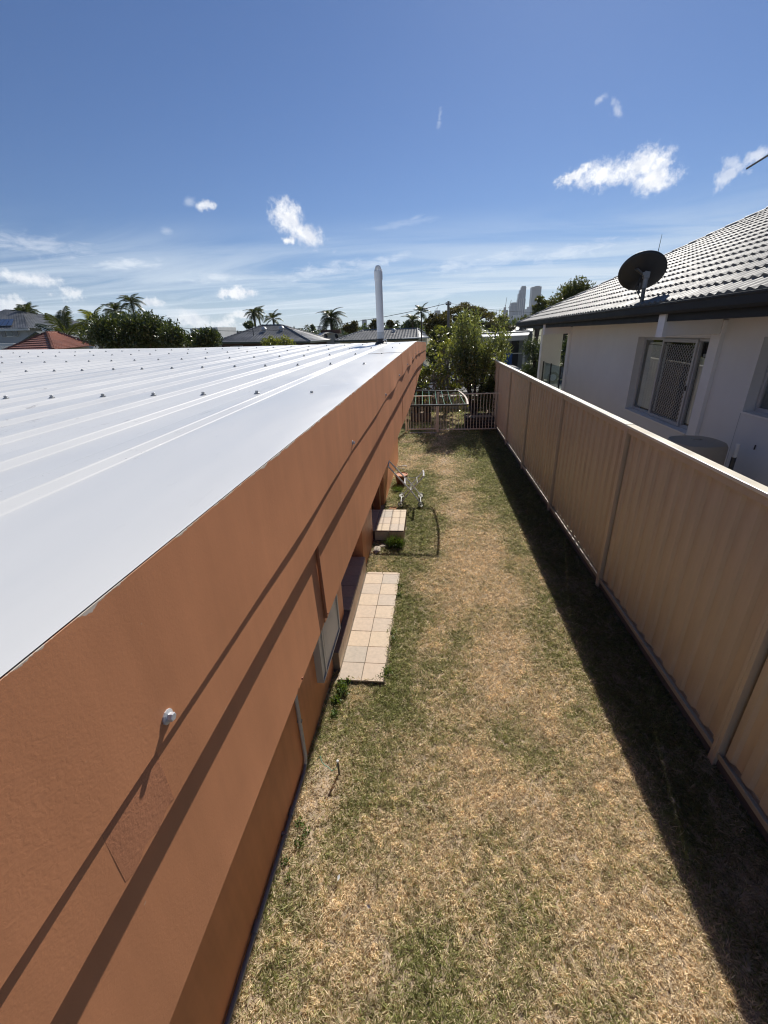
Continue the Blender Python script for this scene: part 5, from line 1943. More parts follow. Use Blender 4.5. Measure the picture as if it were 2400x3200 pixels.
M['tile_dark'] = mat('weathered_grey_tile', (0.15, 0.155, 0.16), 0.45, 0.35, 1.5, spec=0.5)
M['tile_red'] = mat('red_clay_tile', (0.25, 0.105, 0.07), 0.6, 0.3, 1.2, spec=0.35)
M['cream_wall'] = mat('cream_wall', (0.50, 0.47, 0.40), 0.8, 0.06, 1)
M['brown_wall'] = mat('brown_brick_wall', (0.09, 0.05, 0.035), 0.85, 0.15, 2)
M['white_wall'] = mat('white_wall', (0.66, 0.66, 0.65), 0.8, 0.05, 1)
M['blue_grey_wall'] = mat('blue_grey_wall', (0.36, 0.37, 0.40), 0.8, 0.05, 1)
M['solar'] = mat('solar_panel', (0.02, 0.025, 0.05), 0.15, 0.1, 3, spec=0.7)
M['roof_sheet_far'] = mat('far_metal_roof', (0.48, 0.49, 0.50), 0.4, 0.08, 2)
M['roof_green'] = mat('dark_green_grey_metal', (0.10, 0.11, 0.10), 0.5, 0.1, 2)
M['roof_cream'] = mat('cream_metal_roof', (0.48, 0.43, 0.34), 0.5, 0.08, 2)
M['green_gutter'] = mat('dark_green_gutter', (0.05, 0.065, 0.045), 0.45, 0.15, 4)


def hip_house(label, A, B, C, R1, R2, wall, mtile='tile_dark', eave=0.35, gut='green_gutter', base_z=-1.4, windows=()):
    A, B, C, R1, R2 = map(Vector, (A, B, C, R1, R2))
    Dp = A + (C - B)
    t = thing('tiled_house', label, 'house', ((A + C) / 2).to_tuple()[:2] + (base_z,))
    mb = MB()
    tiled_face(mb, A, B, R1, R2)
    tiled_face(mb, B, C, R2, R2)
    tiled_face(mb, C, Dp, R2, R1)
    tiled_face(mb, Dp, A, R1, R1)
    rf_ = mb.build('roof', mtile, t, smooth=False)
    mb = MB()
    for a, b in ((A, R1), (B, R2), (C, R2), (Dp, R1), (R1, R2)):
        n = max(2, int((b - a).length / 0.4))
        for i in range(n):
            p, q = a.lerp(b, i / n), a.lerp(b, (i + 1) / n)
            mb.tube([p + Vector((0, 0, 0.05)), q + Vector((0, 0, 0.03))], [0.12, 0.10], 6)
    mb.build('ridge_caps', mtile, rf_)['kind'] = 'stuff'
    for a, b in ((A, B), (B, C), (C, Dp), (Dp, A)):
        MB().bar(a - Vector((0, 0, 0.07)), b - Vector((0, 0, 0.07)), 0.12, 0.14).build('gutter', gut, t)
    cen = (A + B + C + Dp) / 4
    q = [p.lerp(cen, 0.09) for p in (A, B, C, Dp)]
    mb = MB()
    mb.hexa([(p.x, p.y, base_z) for p in q] + [(p.x, p.y, p.z - 0.02) for p in q])
    mb.build('wall', wall, t)
    for k0, k1, za, zb in windows:
        a, b = q[0].lerp(q[1], k0), q[0].lerp(q[1], k1)
        n_ = Vector((-(b - a).y, (b - a).x, 0)).normalized() * -0.03
        fr = MB().hexa([(a + n_).to_tuple()[:2] + (a.z - za,), (b + n_).to_tuple()[:2] + (a.z - za,), tuple(b)[:2] + (a.z - za,), tuple(a)[:2] + (a.z - za,),
                        (a + n_).to_tuple()[:2] + (a.z - zb,), (b + n_).to_tuple()[:2] + (a.z - zb,), tuple(b)[:2] + (a.z - zb,), tuple(a)[:2] + (a.z - zb,)]).build('window', 'white_wall', t)
        a2, b2 = a.lerp(b, 0.06) + n_ * 1.3, a.lerp(b, 0.94) + n_ * 1.3
        MB().quad(tuple(a2)[:2] + (a.z - za + 0.06,), tuple(b2)[:2] + (a.z - za + 0.06,), tuple(b2)[:2] + (a.z - zb - 0.06,), tuple(a2)[:2] + (a.z - zb - 0.06,)).build('pane', 'far_glass', fr)
    return t


def on_face(A, B, R1, R2, u, v):
    A, B, R1, R2 = map(Vector, (A, B, R1, R2))
    return A.lerp(B, u).lerp(R1.lerp(R2, u), v)


A1, B1, C1, D1r, D2r = at(672, 1069.5, 45), at(968, 1067.5, 45), at(1034, 1062, 55), at(818, 1018.5, 50), at(881, 1017.5, 50)
h1 = hip_house('grey tiled hip roof house left of the vent pipe, frangipani in front of it', A1, B1, C1, D1r, D2r, 'brown_wall', windows=((0.1, 0.25, 1.6, 0.4), (0.6, 0.72, 1.6, 0.4)))


def roof_vent(p, parent, s=0.5):
    mb = MB()
    p = Vector(p)
    mb.box(p.x - 0.2 * s, p.x + 0.2 * s, p.y - 0.2 * s, p.y + 0.2 * s, p.z - 0.1, p.z + 0.28 * s)
    mb.lathe([(0.34 * s, 0), (0.38 * s, 0.12 * s), (0.2 * s, 0.34 * s), (0.02, 0.4 * s)], p + Vector((0, 0, 0.24 * s)), 12)
    return mb.build('roof_vent', 'roof_sheet_far', parent, smooth=True)


roof_vent(on_face(A1, B1, D1r, D2r, 0.42, 0.62), h1, 0.8)
roof_vent(on_face(A1, B1, D1r, D2r, 0.80, 0.66), h1, 0.8)
pp = on_face(A1, B1, D1r, D2r, 0.32, 0.36)
MB().tube([pp - Vector((0, 0, 0.2)), pp + Vector((0, 0, 0.85))], 0.05, 8).build('flue', 'steel_dark', h1, smooth=True)
pp = A1 + Vector((0.3, 0.6, 0.0))
MB().tube([pp, pp + Vector((0, 0, 1.0))], 0.05, 8).build('flue', 'steel_dark', h1, smooth=True)
A2, B2, C2, E1r, E2r = at(1046, 1065, 44), at(1306, 1057.5, 44), at(1345, 1052, 54), at(1136, 1034, 49), at(1304, 1028.5, 49)
h2 = hip_house('grey tiled hip roof house behind the vent pipe with a pale windowed wall', A2, B2, C2, E1r, E2r, 'cream_wall', windows=((0.2, 0.3, 1.1, 0.25), (0.33, 0.43, 1.1, 0.25), (0.8, 0.9, 1.1, 0.25)))
roof_vent(on_face(A2, B2, E1r, E2r, 0.62, 0.72), h2, 0.6)
pp = on_face(A2, B2, E1r, E2r, 0.22, 0.9)
MB().tube([pp - Vector((0, 0, 0.3)), pp + Vector((0, 0, 0.5))], 0.05, 8).build('flue', 'steel_dark', h2, smooth=True)
pa = MB()
q = at(1302, 1066, 43.3)
pa.bar(q + Vector((-1.3, 0, 0.28)), q + Vector((1.2, 0, 0.30)), 1.6, 0.08)
pa.build('awning', 'roof_sheet_far', h2)

# red tiled roof at the left
RA, RL_, RRt = at(166, 1094, 27), at(10, 1098, 31), at(292, 1080, 31.5)
RT1, RT2 = at(147, 1041, 33), at(181, 1041, 35.5)
red = thing('red_tiled_house', 'low house with a red clay tiled hip roof beside the big dark tree', 'house', (-26, 33, -1.2))
mb = MB()
tiled_face(mb, RA, RRt, RT1, RT2, gauge=0.36, roll=0.012, step=0.06)
tiled_face(mb, RL_, RA, RT1, RT1, gauge=0.36, roll=0.012, step=0.06)
rr_ = mb.build('roof', 'tile_red', red)
bk1 = RRt + (RL_ - RA)
mb = MB()
mb.add([RRt, bk1, RT1, RT2], [(0, 1, 2, 3)])
mb.add([bk1, RL_, RT1], [(0, 1, 2)])
mb.build('rear_slope', 'tile_red', red)
mb = MB()
for a, b in ((RA, RT1), (RT1, RT2), (RL_, RT1), (RRt, RT2)):
    n = max(2, int((b - a).length / 0.4))
    for i in range(n):
        mb.tube([a.lerp(b, i / n) + Vector((0, 0, 0.05)), a.lerp(b, (i + 1) / n) + Vector((0, 0, 0.03))], [0.12, 0.10], 6)
mb.build('ridge_caps', 'tile_red', rr_)['kind'] = 'stuff'
cen = (RA + RL_ + RRt + bk1) / 4
q = [p.lerp(cen, 0.1) for p in (RL_, RA, RRt, bk1)]
MB().hexa([(p.x, p.y, -1.4) for p in q] + [(p.x, p.y, p.z - 0.05) for p in q]).build('wall', 'cream_wall', red)
# dark gabled shed behind it
sa, sb_, sc2 = at(50, 1080, 38), at(112, 1039, 38), at(200, 1082, 38)
shd = thing('gabled_shed', 'dark grey green gabled metal roof standing just behind the red tiled roof', 'house', (sb_.x, 39, -1.2))
dd = Vector((1.2, 6, 0))
mb = MB()
for p, q_ in ((sa, sb_), (sb_, sc2)):
    up_n = Vector((0, 0, 0.08))
    mb.hexa([p, q_, q_ + dd, p + dd, p + up_n, q_ + up_n, q_ + dd + up_n, p + dd + up_n])
mb.build('roof', 'roof_green', shd)
mb = MB()
mb.add([(sa.x + .3, 38.2, -1.4), (sc2.x - .3, 38.2, -1.4), (sc2.x - .3, 38.2, sc2.z), (sb_.x, 38.2, sb_.z - 0.05), (sa.x + .3, 38.2, sa.z)], [(0, 1, 2, 3, 4)])
mb.build('gable_wall', 'roof_green', shd)
MB().lathe([(0.5, 0), (0.5, 0.3), (0.35, 0.45)], at(152, 1036, 41), 14).build('turbine_vent', 'steel', shd, smooth=True)

# two storey house at the far left
ts = thing('two_storey_house', 'pale two storey house with solar panels on its grey roof at the left edge', 'house', (-44, 42, -1.2))
xL, xR = at(-120, 1050, 42).x, at(98, 1050, 42).x
zE = at(90, 1023, 42).z
MB().box(xL, xR - 0.9, 42.6, 52, -1.4, zE - 0.05).build('wall', 'blue_grey_wall', ts)
e0, e1 = Vector((xL - .5, 42, zE)), Vector((xR, 42, zE - 0.08))
k0, k1 = Vector((xL, 48, zE + 2.2)), Vector((xR - 5.8, 48, zE + 2.0))
mb = MB()
tiled_face(mb, e0, e1, k0, k1)
tiled_face(mb, e1, Vector((xR, 54, zE - .08)), k1, k1)
mb.build('roof', 'tile_dark', ts)
MB().bar(e0 - Vector((0, 0, .1)), e1 - Vector((0, 0, .1)), 0.14, 0.18).build('gutter', 'roof_sheet_far', ts)
for k in range(5):
    u0, u1 = 0.36 + 0.085 * k, 0.36 + 0.085 * k + 0.078
    pts = [on_face(e0, e1, k0, k1, u0, .10) + Vector((0, -.05, .14)), on_face(e0, e1, k0, k1, u1, .10) + Vector((0, -.05, .14)), on_face(e0, e1, k0, k1, u1, .42) + Vector((0, -.05, .14)), on_face(e0, e1, k0, k1, u0, .42) + Vector((0, -.05, .14))]
    MB().hexa([p - Vector((0, 0, .04)) for p in pts] + pts).build('solar_panel', 'solar', ts)
wa_, wb_ = at(10, 1053, 42.55), at(54, 1031, 42.55)
wf_ = MB().box(wa_.x, wb_.x, 42.5, 42.59, wa_.z, wb_.z).build('window', 'white_wall', ts)
wd_ = wb_.x - wa_.x
MB().box(wa_.x + wd_ * .3, wa_.x + wd_ * .7, 42.47, 42.499, wa_.z + .06, wb_.z - .06).build('pane', 'far_glass', wf_)
for a, b in ((0.0, .26), (.74, 1.0)):
    MB().box(wa_.x + wd_ * a, wa_.x + wd_ * b, 42.46, 42.499, wa_.z + .03, wb_.z - .03).build('shutter', 'solar', wf_)
pg = thing('pergola', 'white pergola beams below the two storey house at the left edge', 'pergola', (-36, 38, -1.2))
pa_, pb_ = at(-60, 1077, 38), at(47, 1077, 38)
MB().bar(pa_, pb_, 0.25, 0.2).build('beam', 'white_wall', pg)
MB().bar(pa_ + Vector((0, 1.5, -.3)), pb_ + Vector((0, 1.5, -.3)), 0.2, 0.25).build('beam', 'white_wall', pg)
for k in (0.1, 0.97):
    p = pa_.lerp(pb_, k)
    MB().box(p.x - .1, p.x + .1, p.y - .1, p.y + .1, -1.3, p.z - .1).build('post', 'white_wall', pg)

# pale buildings between the big tree and the tiled house
a_, b_2 = at(636, 1024.5, 60), at(684, 1050, 60)
wb2 = thing('white_arched_building', 'white flat topped building with an arched opening behind the big dark tree', 'building', (a_.x, 60, -1.2))
ax0, ax1 = at(668, 1047, 60), at(678, 1033, 60)
xm = (ax0.x + ax1.x) / 2
hw = (ax1.x - ax0.x) / 2
mb = MB().box(a_.x - 2, xm - hw, 60, 66, -1.4, a_.z).box(xm + hw, b_2.x, 60, 66, -1.4, a_.z)
arc = [(xm + hw * math.cos(t), ax1.z - hw + hw * math.sin(t)) for t in np.linspace(math.pi, 0, 11)]
for (xa, za), (xb, zb) in zip(arc[:-1], arc[1:]):
    mb.hexa([(xa, 60, za), (xb, 60, zb), (xb, 66, zb), (xa, 66, za), (xa, 60, a_.z), (xb, 60, a_.z), (xb, 66, a_.z), (xa, 66, a_.z)])
mb.build('wall', 'white_wall', wb2)
MB().box(xm - hw, xm + hw, 60.8, 61, -1.4, ax1.z).build('arch_recess', 'brown_wall', wb2)
mr = thing('metal_roofed_building', 'low pale corrugated metal roof between the big dark tree and the grey tiled house', 'building', (-20, 52, -1.2))
p0, p1 = at(660, 1068, 50), at(708, 1068, 50)
q0_, q1_ = at(664, 1047, 56), at(702, 1053, 56)
mb = MB()
for k in range(14):
    a, b = k / 14, (k + 0.5) / 14
    mb.hexa([p0.lerp(p1, a), p0.lerp(p1, b), q0_.lerp(q1_, b), q0_.lerp(q1_, a)] + [p + Vector((0, 0, 0.06)) for p in (p0.lerp(p1, a), p0.lerp(p1, b), q0_.lerp(q1_, b), q0_.lerp(q1_, a))])
    mb.quad(p0.lerp(p1, b), p0.lerp(p1, (k + 1) / 14), q0_.lerp(q1_, (k + 1) / 14), q0_.lerp(q1_, b))
mb.build('roof', 'roof_sheet_far', mr)
MB().box(p0.x, p1.x, 51, 56, -1.4, p0.z - 0.1).build('wall', 'cream_wall', mr)
fb = thing('flat_roofed_house', 'grey flat roofed house with cream wall behind the left grey tiled hip', 'house', (-22, 72, -1.2))
p0, p1 = at(702, 1042, 70), at(800, 1030, 72)
MB().hexa([(p0.x, 70, p0.z - 2.8), (p1.x, 72, p1.z - 2.8), (p1.x, 80, p1.z - 2.8), (p0.x, 80, p0.z - 2.8), (p0.x, 70, p0.z - .35), (p1.x, 72, p1.z - .35), (p1.x, 80, p1.z - .35), (p0.x, 80, p0.z - .35)]).build('wall', 'cream_wall', fb)
MB().hexa([(p0.x - .5, 69.5, p0.z - .34), (p1.x, 71.5, p1.z - .34), (p1.x, 81, p1.z - .34), (p0.x - .5, 81, p0.z - .34), (p0.x - .5, 69.5, p0.z), (p1.x, 71.5, p1.z), (p1.x, 81, p1.z), (p0.x - .5, 81, p0.z)]).build('roof', 'roof_green', fb)
# cream gable with two dishes
cg = thing('cream_roofed_house', 'house with a low cream metal roof between the two grey tiled houses', 'house', (-14, 60, -1.2))
g0, g1, g2 = at(996, 1056, 56), at(1030, 1041, 56), at(1092, 1053, 56)
dd = Vector((-2.2, 5, 0))
mb = MB()
for p, q_ in ((g0, g1), (g1, g2)):
    mb.hexa([p, q_, q_ + dd, p + dd] + [v + Vector((0, 0, 0.12)) for v in (p, q_, q_ + dd, p + dd)])
mb.build('roof', 'roof_cream', cg)
mb = MB()
mb.add([(g0.x + .2, 56.3, -1.4), (g2.x - .2, 56.3, -1.4), (g2.x - .2, 56.3, g2.z), (g1.x, 56.3, g1.z - .02), (g0.x + .2, 56.3, g0.z)], [(0, 1, 2, 3, 4)])
mb.build('gable_wall', 'cream_wall', cg)
MB().box(g0.x - 0.6, g0.x + 2.0, 60, 61, g1.z - 0.1, g1.z + 0.4).build('parapet', 'brown_wall', cg)
for i, (px, lab) in enumerate(((1017, 'round black dish on the cream roofed house, the one on its left end'), (1050, 'round black dish on the cream roofed house, the one nearer the vent pipe'))):
    c = at(px, 1050.5, 54.5)
    d_ = thing('small_dish', lab, 'satellite dish', c)
    MB().lathe([(0.02, 0.0), (0.2, 0.02), (0.29, 0.08)], c, 20, (0.5, 0.8, 0.3), cap=False).build('reflector', 'dish', d_, smooth=True)
    MB().tube([c + Vector((0, 0.05, -0.05)), c + Vector((0, 0.1, -0.7))], 0.03, 6).build('pole', 'steel_dark', d_)

# white roofed house across the street on the right
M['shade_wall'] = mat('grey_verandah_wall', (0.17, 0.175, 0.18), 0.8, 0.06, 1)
wr = thing('white_roofed_house', 'low house with a white metal roof and open verandah beyond the glossy shrub', 'house', (5.6, 33, -1.0))
p0, p1 = at(1508, 1053, 31), at(1650, 1047, 31)
q0_, q1_ = at(1500, 1040.5, 37), at(1660, 1034, 37)
mb = MB()
N = 44
for k in range(N):
    a, b = k / N, (k + 0.35) / N
    mb.hexa([p0.lerp(p1, a), p0.lerp(p1, b), q0_.lerp(q1_, b), q0_.lerp(q1_, a)] + [p + Vector((0, 0, 0.03)) for p in (p0.lerp(p1, a), p0.lerp(p1, b), q0_.lerp(q1_, b), q0_.lerp(q1_, a))])
    mb.quad(p0.lerp(p1, b), p0.lerp(p1, (k + 1) / N), q0_.lerp(q1_, (k + 1) / N), q0_.lerp(q1_, b))
mb.build('roof', 'roof_sheet_far', wr)
MB().bar(p0 - Vector((0, 0, .16)), p1 - Vector((0, 0, .16)), 0.08, 0.30).build('fascia', 'cream_wall', wr)
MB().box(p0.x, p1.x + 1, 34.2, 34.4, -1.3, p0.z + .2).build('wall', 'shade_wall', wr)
MB().box(at(1598, 1090, 34).x, at(1622, 1090, 34).x, 34.1, 34.19, -1.0, p0.z - .4).build('door', 'inside', wr)
for px in (1514, 1582, 1640):
    p = at(px, 1080, 31.2)
    MB().box(p.x - .06, p.x + .06, 31.15, 31.27, -1.3, p0.z - .2).build('verandah_post', 'cream_wall', wr)
zr = at(1580, 1104, 31.2).z
MB().box(p0.x, p1.x, 31.18, 31.24, zr - .06, zr).build('rail', 'cream_wall', wr)
M['blue_cloth'] = mat('blue_cloth', (0.03, 0.08, 0.22), 0.8, 0.3, 3)
M['tan_cloth'] = mat('tan_cloth', (0.35, 0.16, 0.07), 0.8, 0.2, 3)
for i, (px, w_, m_c, lab) in enumerate(((1556, .45, 'blue_cloth', 'blue cloth over the verandah rail of the white roofed house, leftmost of three'), (1570, .2, 'tan_cloth', 'tan cloth hanging between the two blue cloths on the rail'), (1590, .5, 'blue_cloth', 'blue cloth over the verandah rail next to the feathery dark tree'))):
    p = at(px, 1105, 31.1)
    mb = MB()
    for k in range(9):
        x = p.x - w_ / 2 + w_ * k / 8
        yy = 31.1 + 0.04 * math.sin(k * 1.9)
        mb.v += [(x, yy, zr + 0.03), (x, yy - 0.02, zr - 0.75)]
    for k in range(8):
        mb.f.append((2 * k, 2 * k + 1, 2 * k + 3, 2 * k + 2))
    o = mb.build('hung_cloth', m_c)
    so = o.modifiers.new('thick', 'SOLIDIFY')
    so.thickness = 0.01
    tag(o, lab, 'cloth')
gr_ = thing('grey_roofed_house', 'house with a steep grey metal roof just behind the white roofed house', 'house', (9, 45, -1.1))
p0, p1, p2, p3 = at(1576, 1046, 42), at(1665, 1046, 42), at(1665, 1021, 46), at(1586, 1022, 46)
MB().hexa([p0, p1, p2, p3] + [p + Vector((0, 0, .1)) for p in (p0, p1, p2, p3)]).build('roof', 'roof_green', gr_)
MB().box(p0.x + .4, p1.x, 42.6, 50, -1.4, p0.z).build('wall', 'blue_grey_wall', gr_)


# ------------------------------------------------------------------ trees beyond
def px_tree(name, label, cat, px0, px1, py0, py1, Y, m, n, L, wd, seed, nc=16, cr=0.42, depth=None, flat=0.8, bark='bark', trunk_r=0.14, group=None, shell=0.5, base_z=None, fork=0.5, droop=0.0):
    """a tree whose crown fills the given bearings at distance Y"""
    a, b = at(px0, (py0 + py1) / 2, Y), at(px1, (py0 + py1) / 2, Y)
    t_, u_2 = at((px0 + px1) / 2, py0, Y), at((px0 + px1) / 2, py1, Y)
    R = ((b.x - a.x) / 2, depth or (b.x - a.x) / 2, (t_.z - u_2.z) / 2)
    c = ((a.x + b.x) / 2, Y, (t_.z + u_2.z) / 2)
    rad = min(R[0], R[2]) * cr
    cl_ = rand_clumps(c, (max(R[0] - rad * .8, .05), max(R[1] - rad * .8, .05), max(R[2] - rad * .8, .05)), nc, rad, seed, flat)
    bz = float(terrain_z(0, Y)) if base_z is None else base_z
    return blob_tree(name, label, cat, (c[0], Y, bz), cl_, m, n, L, wd, trunk_r, bark, seed, group, shell, droop, fork)


px_tree('broadleaf_tree', 'big dense dark glossy tree rising behind the white roof, right of the red tiled roof', 'tree', 252, 610, 970, 1120, 19, 'leaf_dark', 22000, 0.145, 0.062, 31, nc=40, cr=0.55, depth=2.0)
px_tree('broadleaf_tree', 'lower dark glossy bush between the big dark tree and the grey tiled house', 'tree', 490, 700, 1003, 1120, 18.5, 'leaf_dark', 11000, 0.135, 0.06, 32, nc=22, cr=0.55, depth=1.4)
px_tree('frangipani_bush', 'rounded yellowish bush in front of the grey tiled house roof', 'bush', 806, 920, 1044, 1110, 30, 'leaf_plum', 2200, 0.20, 0.06, 33, nc=18, cr=0.5, depth=1.2, bark='bark_grey')

palm('tall slim palm rising highest above the big dark tree', at(442, 1090, 29)[:2] + (-0.8,) if False else (at(442, 1090, 29).x, 29, -0.8), at(434, 947, 29).z + 0.8, 1.0, 15, 'frond', 3, 0.06, (0.12, 0), arch=0.75)
palm('bushy palm beside the tall slim palm, to its left', (at(392, 1090, 29.5).x, 29.5, -0.8), at(388, 972, 29.5).z + 0.8, 0.95, 16, 'frond', 4, 0.09, (0, 0), arch=0.6)
palm('yellow green palm with drooping fronds at the left side of the big dark tree', (at(318, 1090, 22).x, 22, -0.3), at(318, 1022, 22).z + 0.3, 1.25, 14, 'frond_yellow', 5, 0.10, (0, 0), arch=0.55)
palm('second yellow green palm half buried in the left side of the big dark tree', (at(365, 1090, 22).x, 22.5, -0.3), at(362, 1015, 22).z + 0.3, 0.95, 13, 'frond_yellow', 9, 0.09, (0, 0), arch=0.5)
palm('palm with stiff upright fronds between the red tiled roof and the big dark tree', (at(222, 1090, 37.5).x, 37.5, -1.1), at(218, 1052, 37.5).z + 1.1, 2.7, 9, 'frond', 6, 0.10, (0, 0), arch=0.22, stiff=0.2)
G_ = 'windblown palms behind the two storey house'
palm('windblown palm behind the roof of the two storey house, the leftmost of three', (at(38, 1090, 52).x, 54, -1.2), at(38, 1000, 54).z + 1.2, 1.5, 14, 'frond', 7, 0.12, (0, 0), G_)
palm('windblown palm, the tallest of three right of the two storey house', (at(80, 1090, 50).x, 52, -1.2), at(80, 980, 52).z + 1.2, 1.9, 15, 'frond', 8, 0.13, (0.1, 0), G_)
palm('windblown palm with a bare trunk, nearest of three to the red tiled roof', (at(116, 1090, 48).x, 48, -1.2), at(112, 985, 48).z + 1.2, 1.7, 16, 'frond', 10, 0.17, (-0.1, 0), G_)
px_tree('umbrella_tree', 'flat topped dark umbrella tree behind the palms at the left', 'tree', 128, 200, 982, 1008, 62, 'leaf_dark', 1800, 0.30, 0.14, 35, nc=12, cr=0.6, flat=0.5, bark='bark_dark')
px_tree('broadleaf_tree', 'mass of dark green foliage behind the red tiled roof', 'tree', 170, 300, 1020, 1085, 44, 'leaf_mid', 2200, 0.3, 0.14, 36, nc=14, cr=0.5)

G2 = 'palms behind the left grey tiled roof'
palm('tall drooping palm above the grey tiled roof, front palm of the close pair', (at(804, 1060, 80).x, 80, -1.2), at(805, 982, 80).z + 1.2, 2.0, 17, 'frond', 11, 0.22, (0, 0), G2, arch=0.8)
palm('tall drooping palm above the grey tiled roof, rear palm of the close pair', (at(820, 1060, 84).x, 84, -1.2), at(813, 977, 84).z + 1.2, 1.9, 14, 'frond', 12, 0.14, (0, 0), G2, arch=0.8)
palm('spreading palm alone over the ridge of the grey tiled roof', (at(862, 1060, 78).x, 78, -1.2), at(861, 998, 78).z + 1.2, 2.1, 13, 'frond', 13, 0.2, (0, 0), G2, arch=0.55)
px_tree('broadleaf_tree', 'round dark tree left of the palm pair behind the grey tiled roof', 'tree', 752, 800, 1002, 1036, 74, 'leaf_dark', 1600, 0.36, 0.18, 37, nc=10, cr=0.55, bark='bark_dark')
palm('large feathery palm with drooping fronds between the two grey tiled roofs', (at(1041, 1075, 62).x, 62, -1.2), at(1041, 996, 62).z + 1.2, 2.35, 22, 'frond', 14, 0.24, (0, 0), arch=0.85)
px_tree('broadleaf_tree', 'dark tree just right of the large feathery palm', 'tree', 1068, 1128, 1001, 1046, 64, 'leaf_brown', 2600, 0.34, 0.16, 38, nc=12, cr=0.6, bark='bark_dark')
px_tree('broadleaf_tree', 'dark upright tree left of the vent pipe beside the lone grey tower', 'tree', 1152, 1192, 993, 1034, 66, 'leaf_brown', 2000, 0.34, 0.16, 39, nc=10, cr=0.6, bark='bark_dark')
px_tree('broadleaf_tree', 'small dark tree right of the vent pipe', 'tree', 1206, 1240, 998, 1030, 66, 'leaf_brown', 1500, 0.34, 0.16, 40, nc=10, cr=0.6, bark='bark_dark')
palm('tiny distant palm right of the vent pipe', (at(1241, 1040, 95).x, 95, -1.2), at(1241, 1009, 95).z + 1.2, 1.0, 12, 'frond', 15, 0.08, (0, 0), arch=0.7)
px_tree('broadleaf_tree', 'low dark tree with palm fronds above the right grey tiled roof', 'tree', 1255, 1318, 1000, 1034, 60, 'leaf_dark', 2200, 0.36, 0.14, 41, nc=14, cr=0.55, bark='bark_dark')
palm('dark palm rising from the low dark tree above the right grey tiled roof', (at(1290, 1040, 58).x, 58, -1.2), at(1292, 1004, 58).z + 1.2, 1.7, 14, 'frond', 16, 0.14, (0, 0), arch=0.7)
palm('slim thin crowned palm on a tall bare trunk by the power pole', (at(1317, 1070, 36).x, 36, -1.1), at(1315, 978, 36).z + 1.1, 0.9, 12, 'frond', 17, 0.06, (0, 0), arch=0.6)
palm('small distant palm left of the cream roofed house', (at(961, 1045, 110).x, 110, -1.2), at(962, 1021, 110).z + 1.2, 0.9, 12, 'frond', 18, 0.09, (0, 0), arch=0.7)
px_tree('pine_tree', 'small pointed distant pine right of the left grey tiled roof', 'tree', 968, 984, 1010, 1040, 105, 'leaf_dark', 700, 0.3, 0.14, 42, nc=9, cr=0.7, bark='bark_dark')
px_tree('broadleaf_tree', 'tall dark tangled trees left of the power pole', 'tree', 1322, 1412, 968, 1062, 37, 'leaf_brown', 5200, 0.26, 0.11, 43, nc=22, cr=0.42, depth=1.8, bark='bark_dark')
px_tree('broadleaf_tree', 'mid green tree with a yellow tip beneath the power pole', 'tree', 1345, 1440, 1010, 1075, 30, 'leaf_mid', 2600, 0.2, 0.08, 44, nc=14, cr=0.5, depth=1.2)
px_tree('broadleaf_tree', 'airy green tree rising behind the glossy shrub', 'tree', 1410, 1512, 985, 1085, 27, 'leaf_mid', 3600, 0.17, 0.06, 45, nc=20, cr=0.42, depth=1.2)

px_tree('broadleaf_bush', 'leafy bush across the street behind the frangipani, under the right grey tiled roof', 'bush', 1318, 1400, 1048, 1150, 29.5, 'leaf_mid', 3000, 0.2, 0.08, 71, nc=16, cr=0.5, depth=1.0)

# spreading umbrella tree with its limbs showing under a thin flat crown
Yu = 47
ut = thing('umbrella_tree', 'wide flat crowned umbrella tree with dark spreading limbs right of the power pole', 'tree', (at(1450, 1060, Yu).x, Yu, -1.2))
ub = Vector((at(1450, 1060, Yu).x, Yu, -1.2))
ufork = at(1452, 1012, Yu)
mb = MB()
mb.tube([ub, ub.lerp(ufork, 0.5), ufork], [0.32, 0.27, 0.24], 8)
rgu = random.Random(6)
ucl = []
for i in range(26):
    k = i / 25
    px = 1388 + 165 * k + rgu.uniform(-8, 8)
    top = 942 + 34 * abs(k - 0.42) ** 1.6 * 3.0 + rgu.uniform(0, 16)
    p = at(px, top + 9, Yu + rgu.uniform(-3, 3))
    md = ufork.lerp(p, 0.55) + Vector((0, rgu.uniform(-.5, .5), -0.12 * abs(p.x - ufork.x) + 0.2))
    if i % 2 == 0:
        mb.tube([ufork - Vector((0, 0, rgu.uniform(0, .5))), md, p], [0.13, 0.09, 0.03], 6)
    ucl.append((tuple(p), (0.62, 0.9, 0.26)))
    if rgu.random() < 0.45:
        q = p + Vector((rgu.uniform(-.5, .5), 0, -rgu.uniform(.4, .9)))
        ucl.append((tuple(q), (0.42, 0.6, 0.2), 0.12))
mb.build('trunk', 'bark_dark', ut, smooth=True)
leaf_cloud('crown', 'leaf_brown', ut, ucl, 5200, 0.26, 0.10, 46, shell=0.5)
px_tree('broadleaf_tree', 'thin brownish tree in front of the far towers', 'tree', 1542, 1584, 975, 1016, 50, 'leaf_brown', 480, 0.28, 0.11, 47, nc=9, cr=0.5, bark='bark_dark')
px_tree('scrub_tree', 'grey brown feathery scrub above the white roofed house', 'tree', 1505, 1610, 1000, 1050, 41, 'leaf_grey', 4600, 0.2, 0.05, 48, nc=22, cr=0.45, depth=1.5)
px_tree('broadleaf_tree', 'small green tree at the foot of the far towers beside the pale house roof', 'tree', 1612, 1665, 975, 1040, 44, 'leaf_mid', 1500, 0.26, 0.11, 49, nc=10, cr=0.5)
px_tree('broadleaf_tree', 'large leafy tree rising behind the hip of the pale house roof', 'tree', 1690, 1880, 868, 1010, 31, 'leaf_mid', 8200, 0.20, 0.075, 50, nc=28, cr=0.45, depth=2.2)
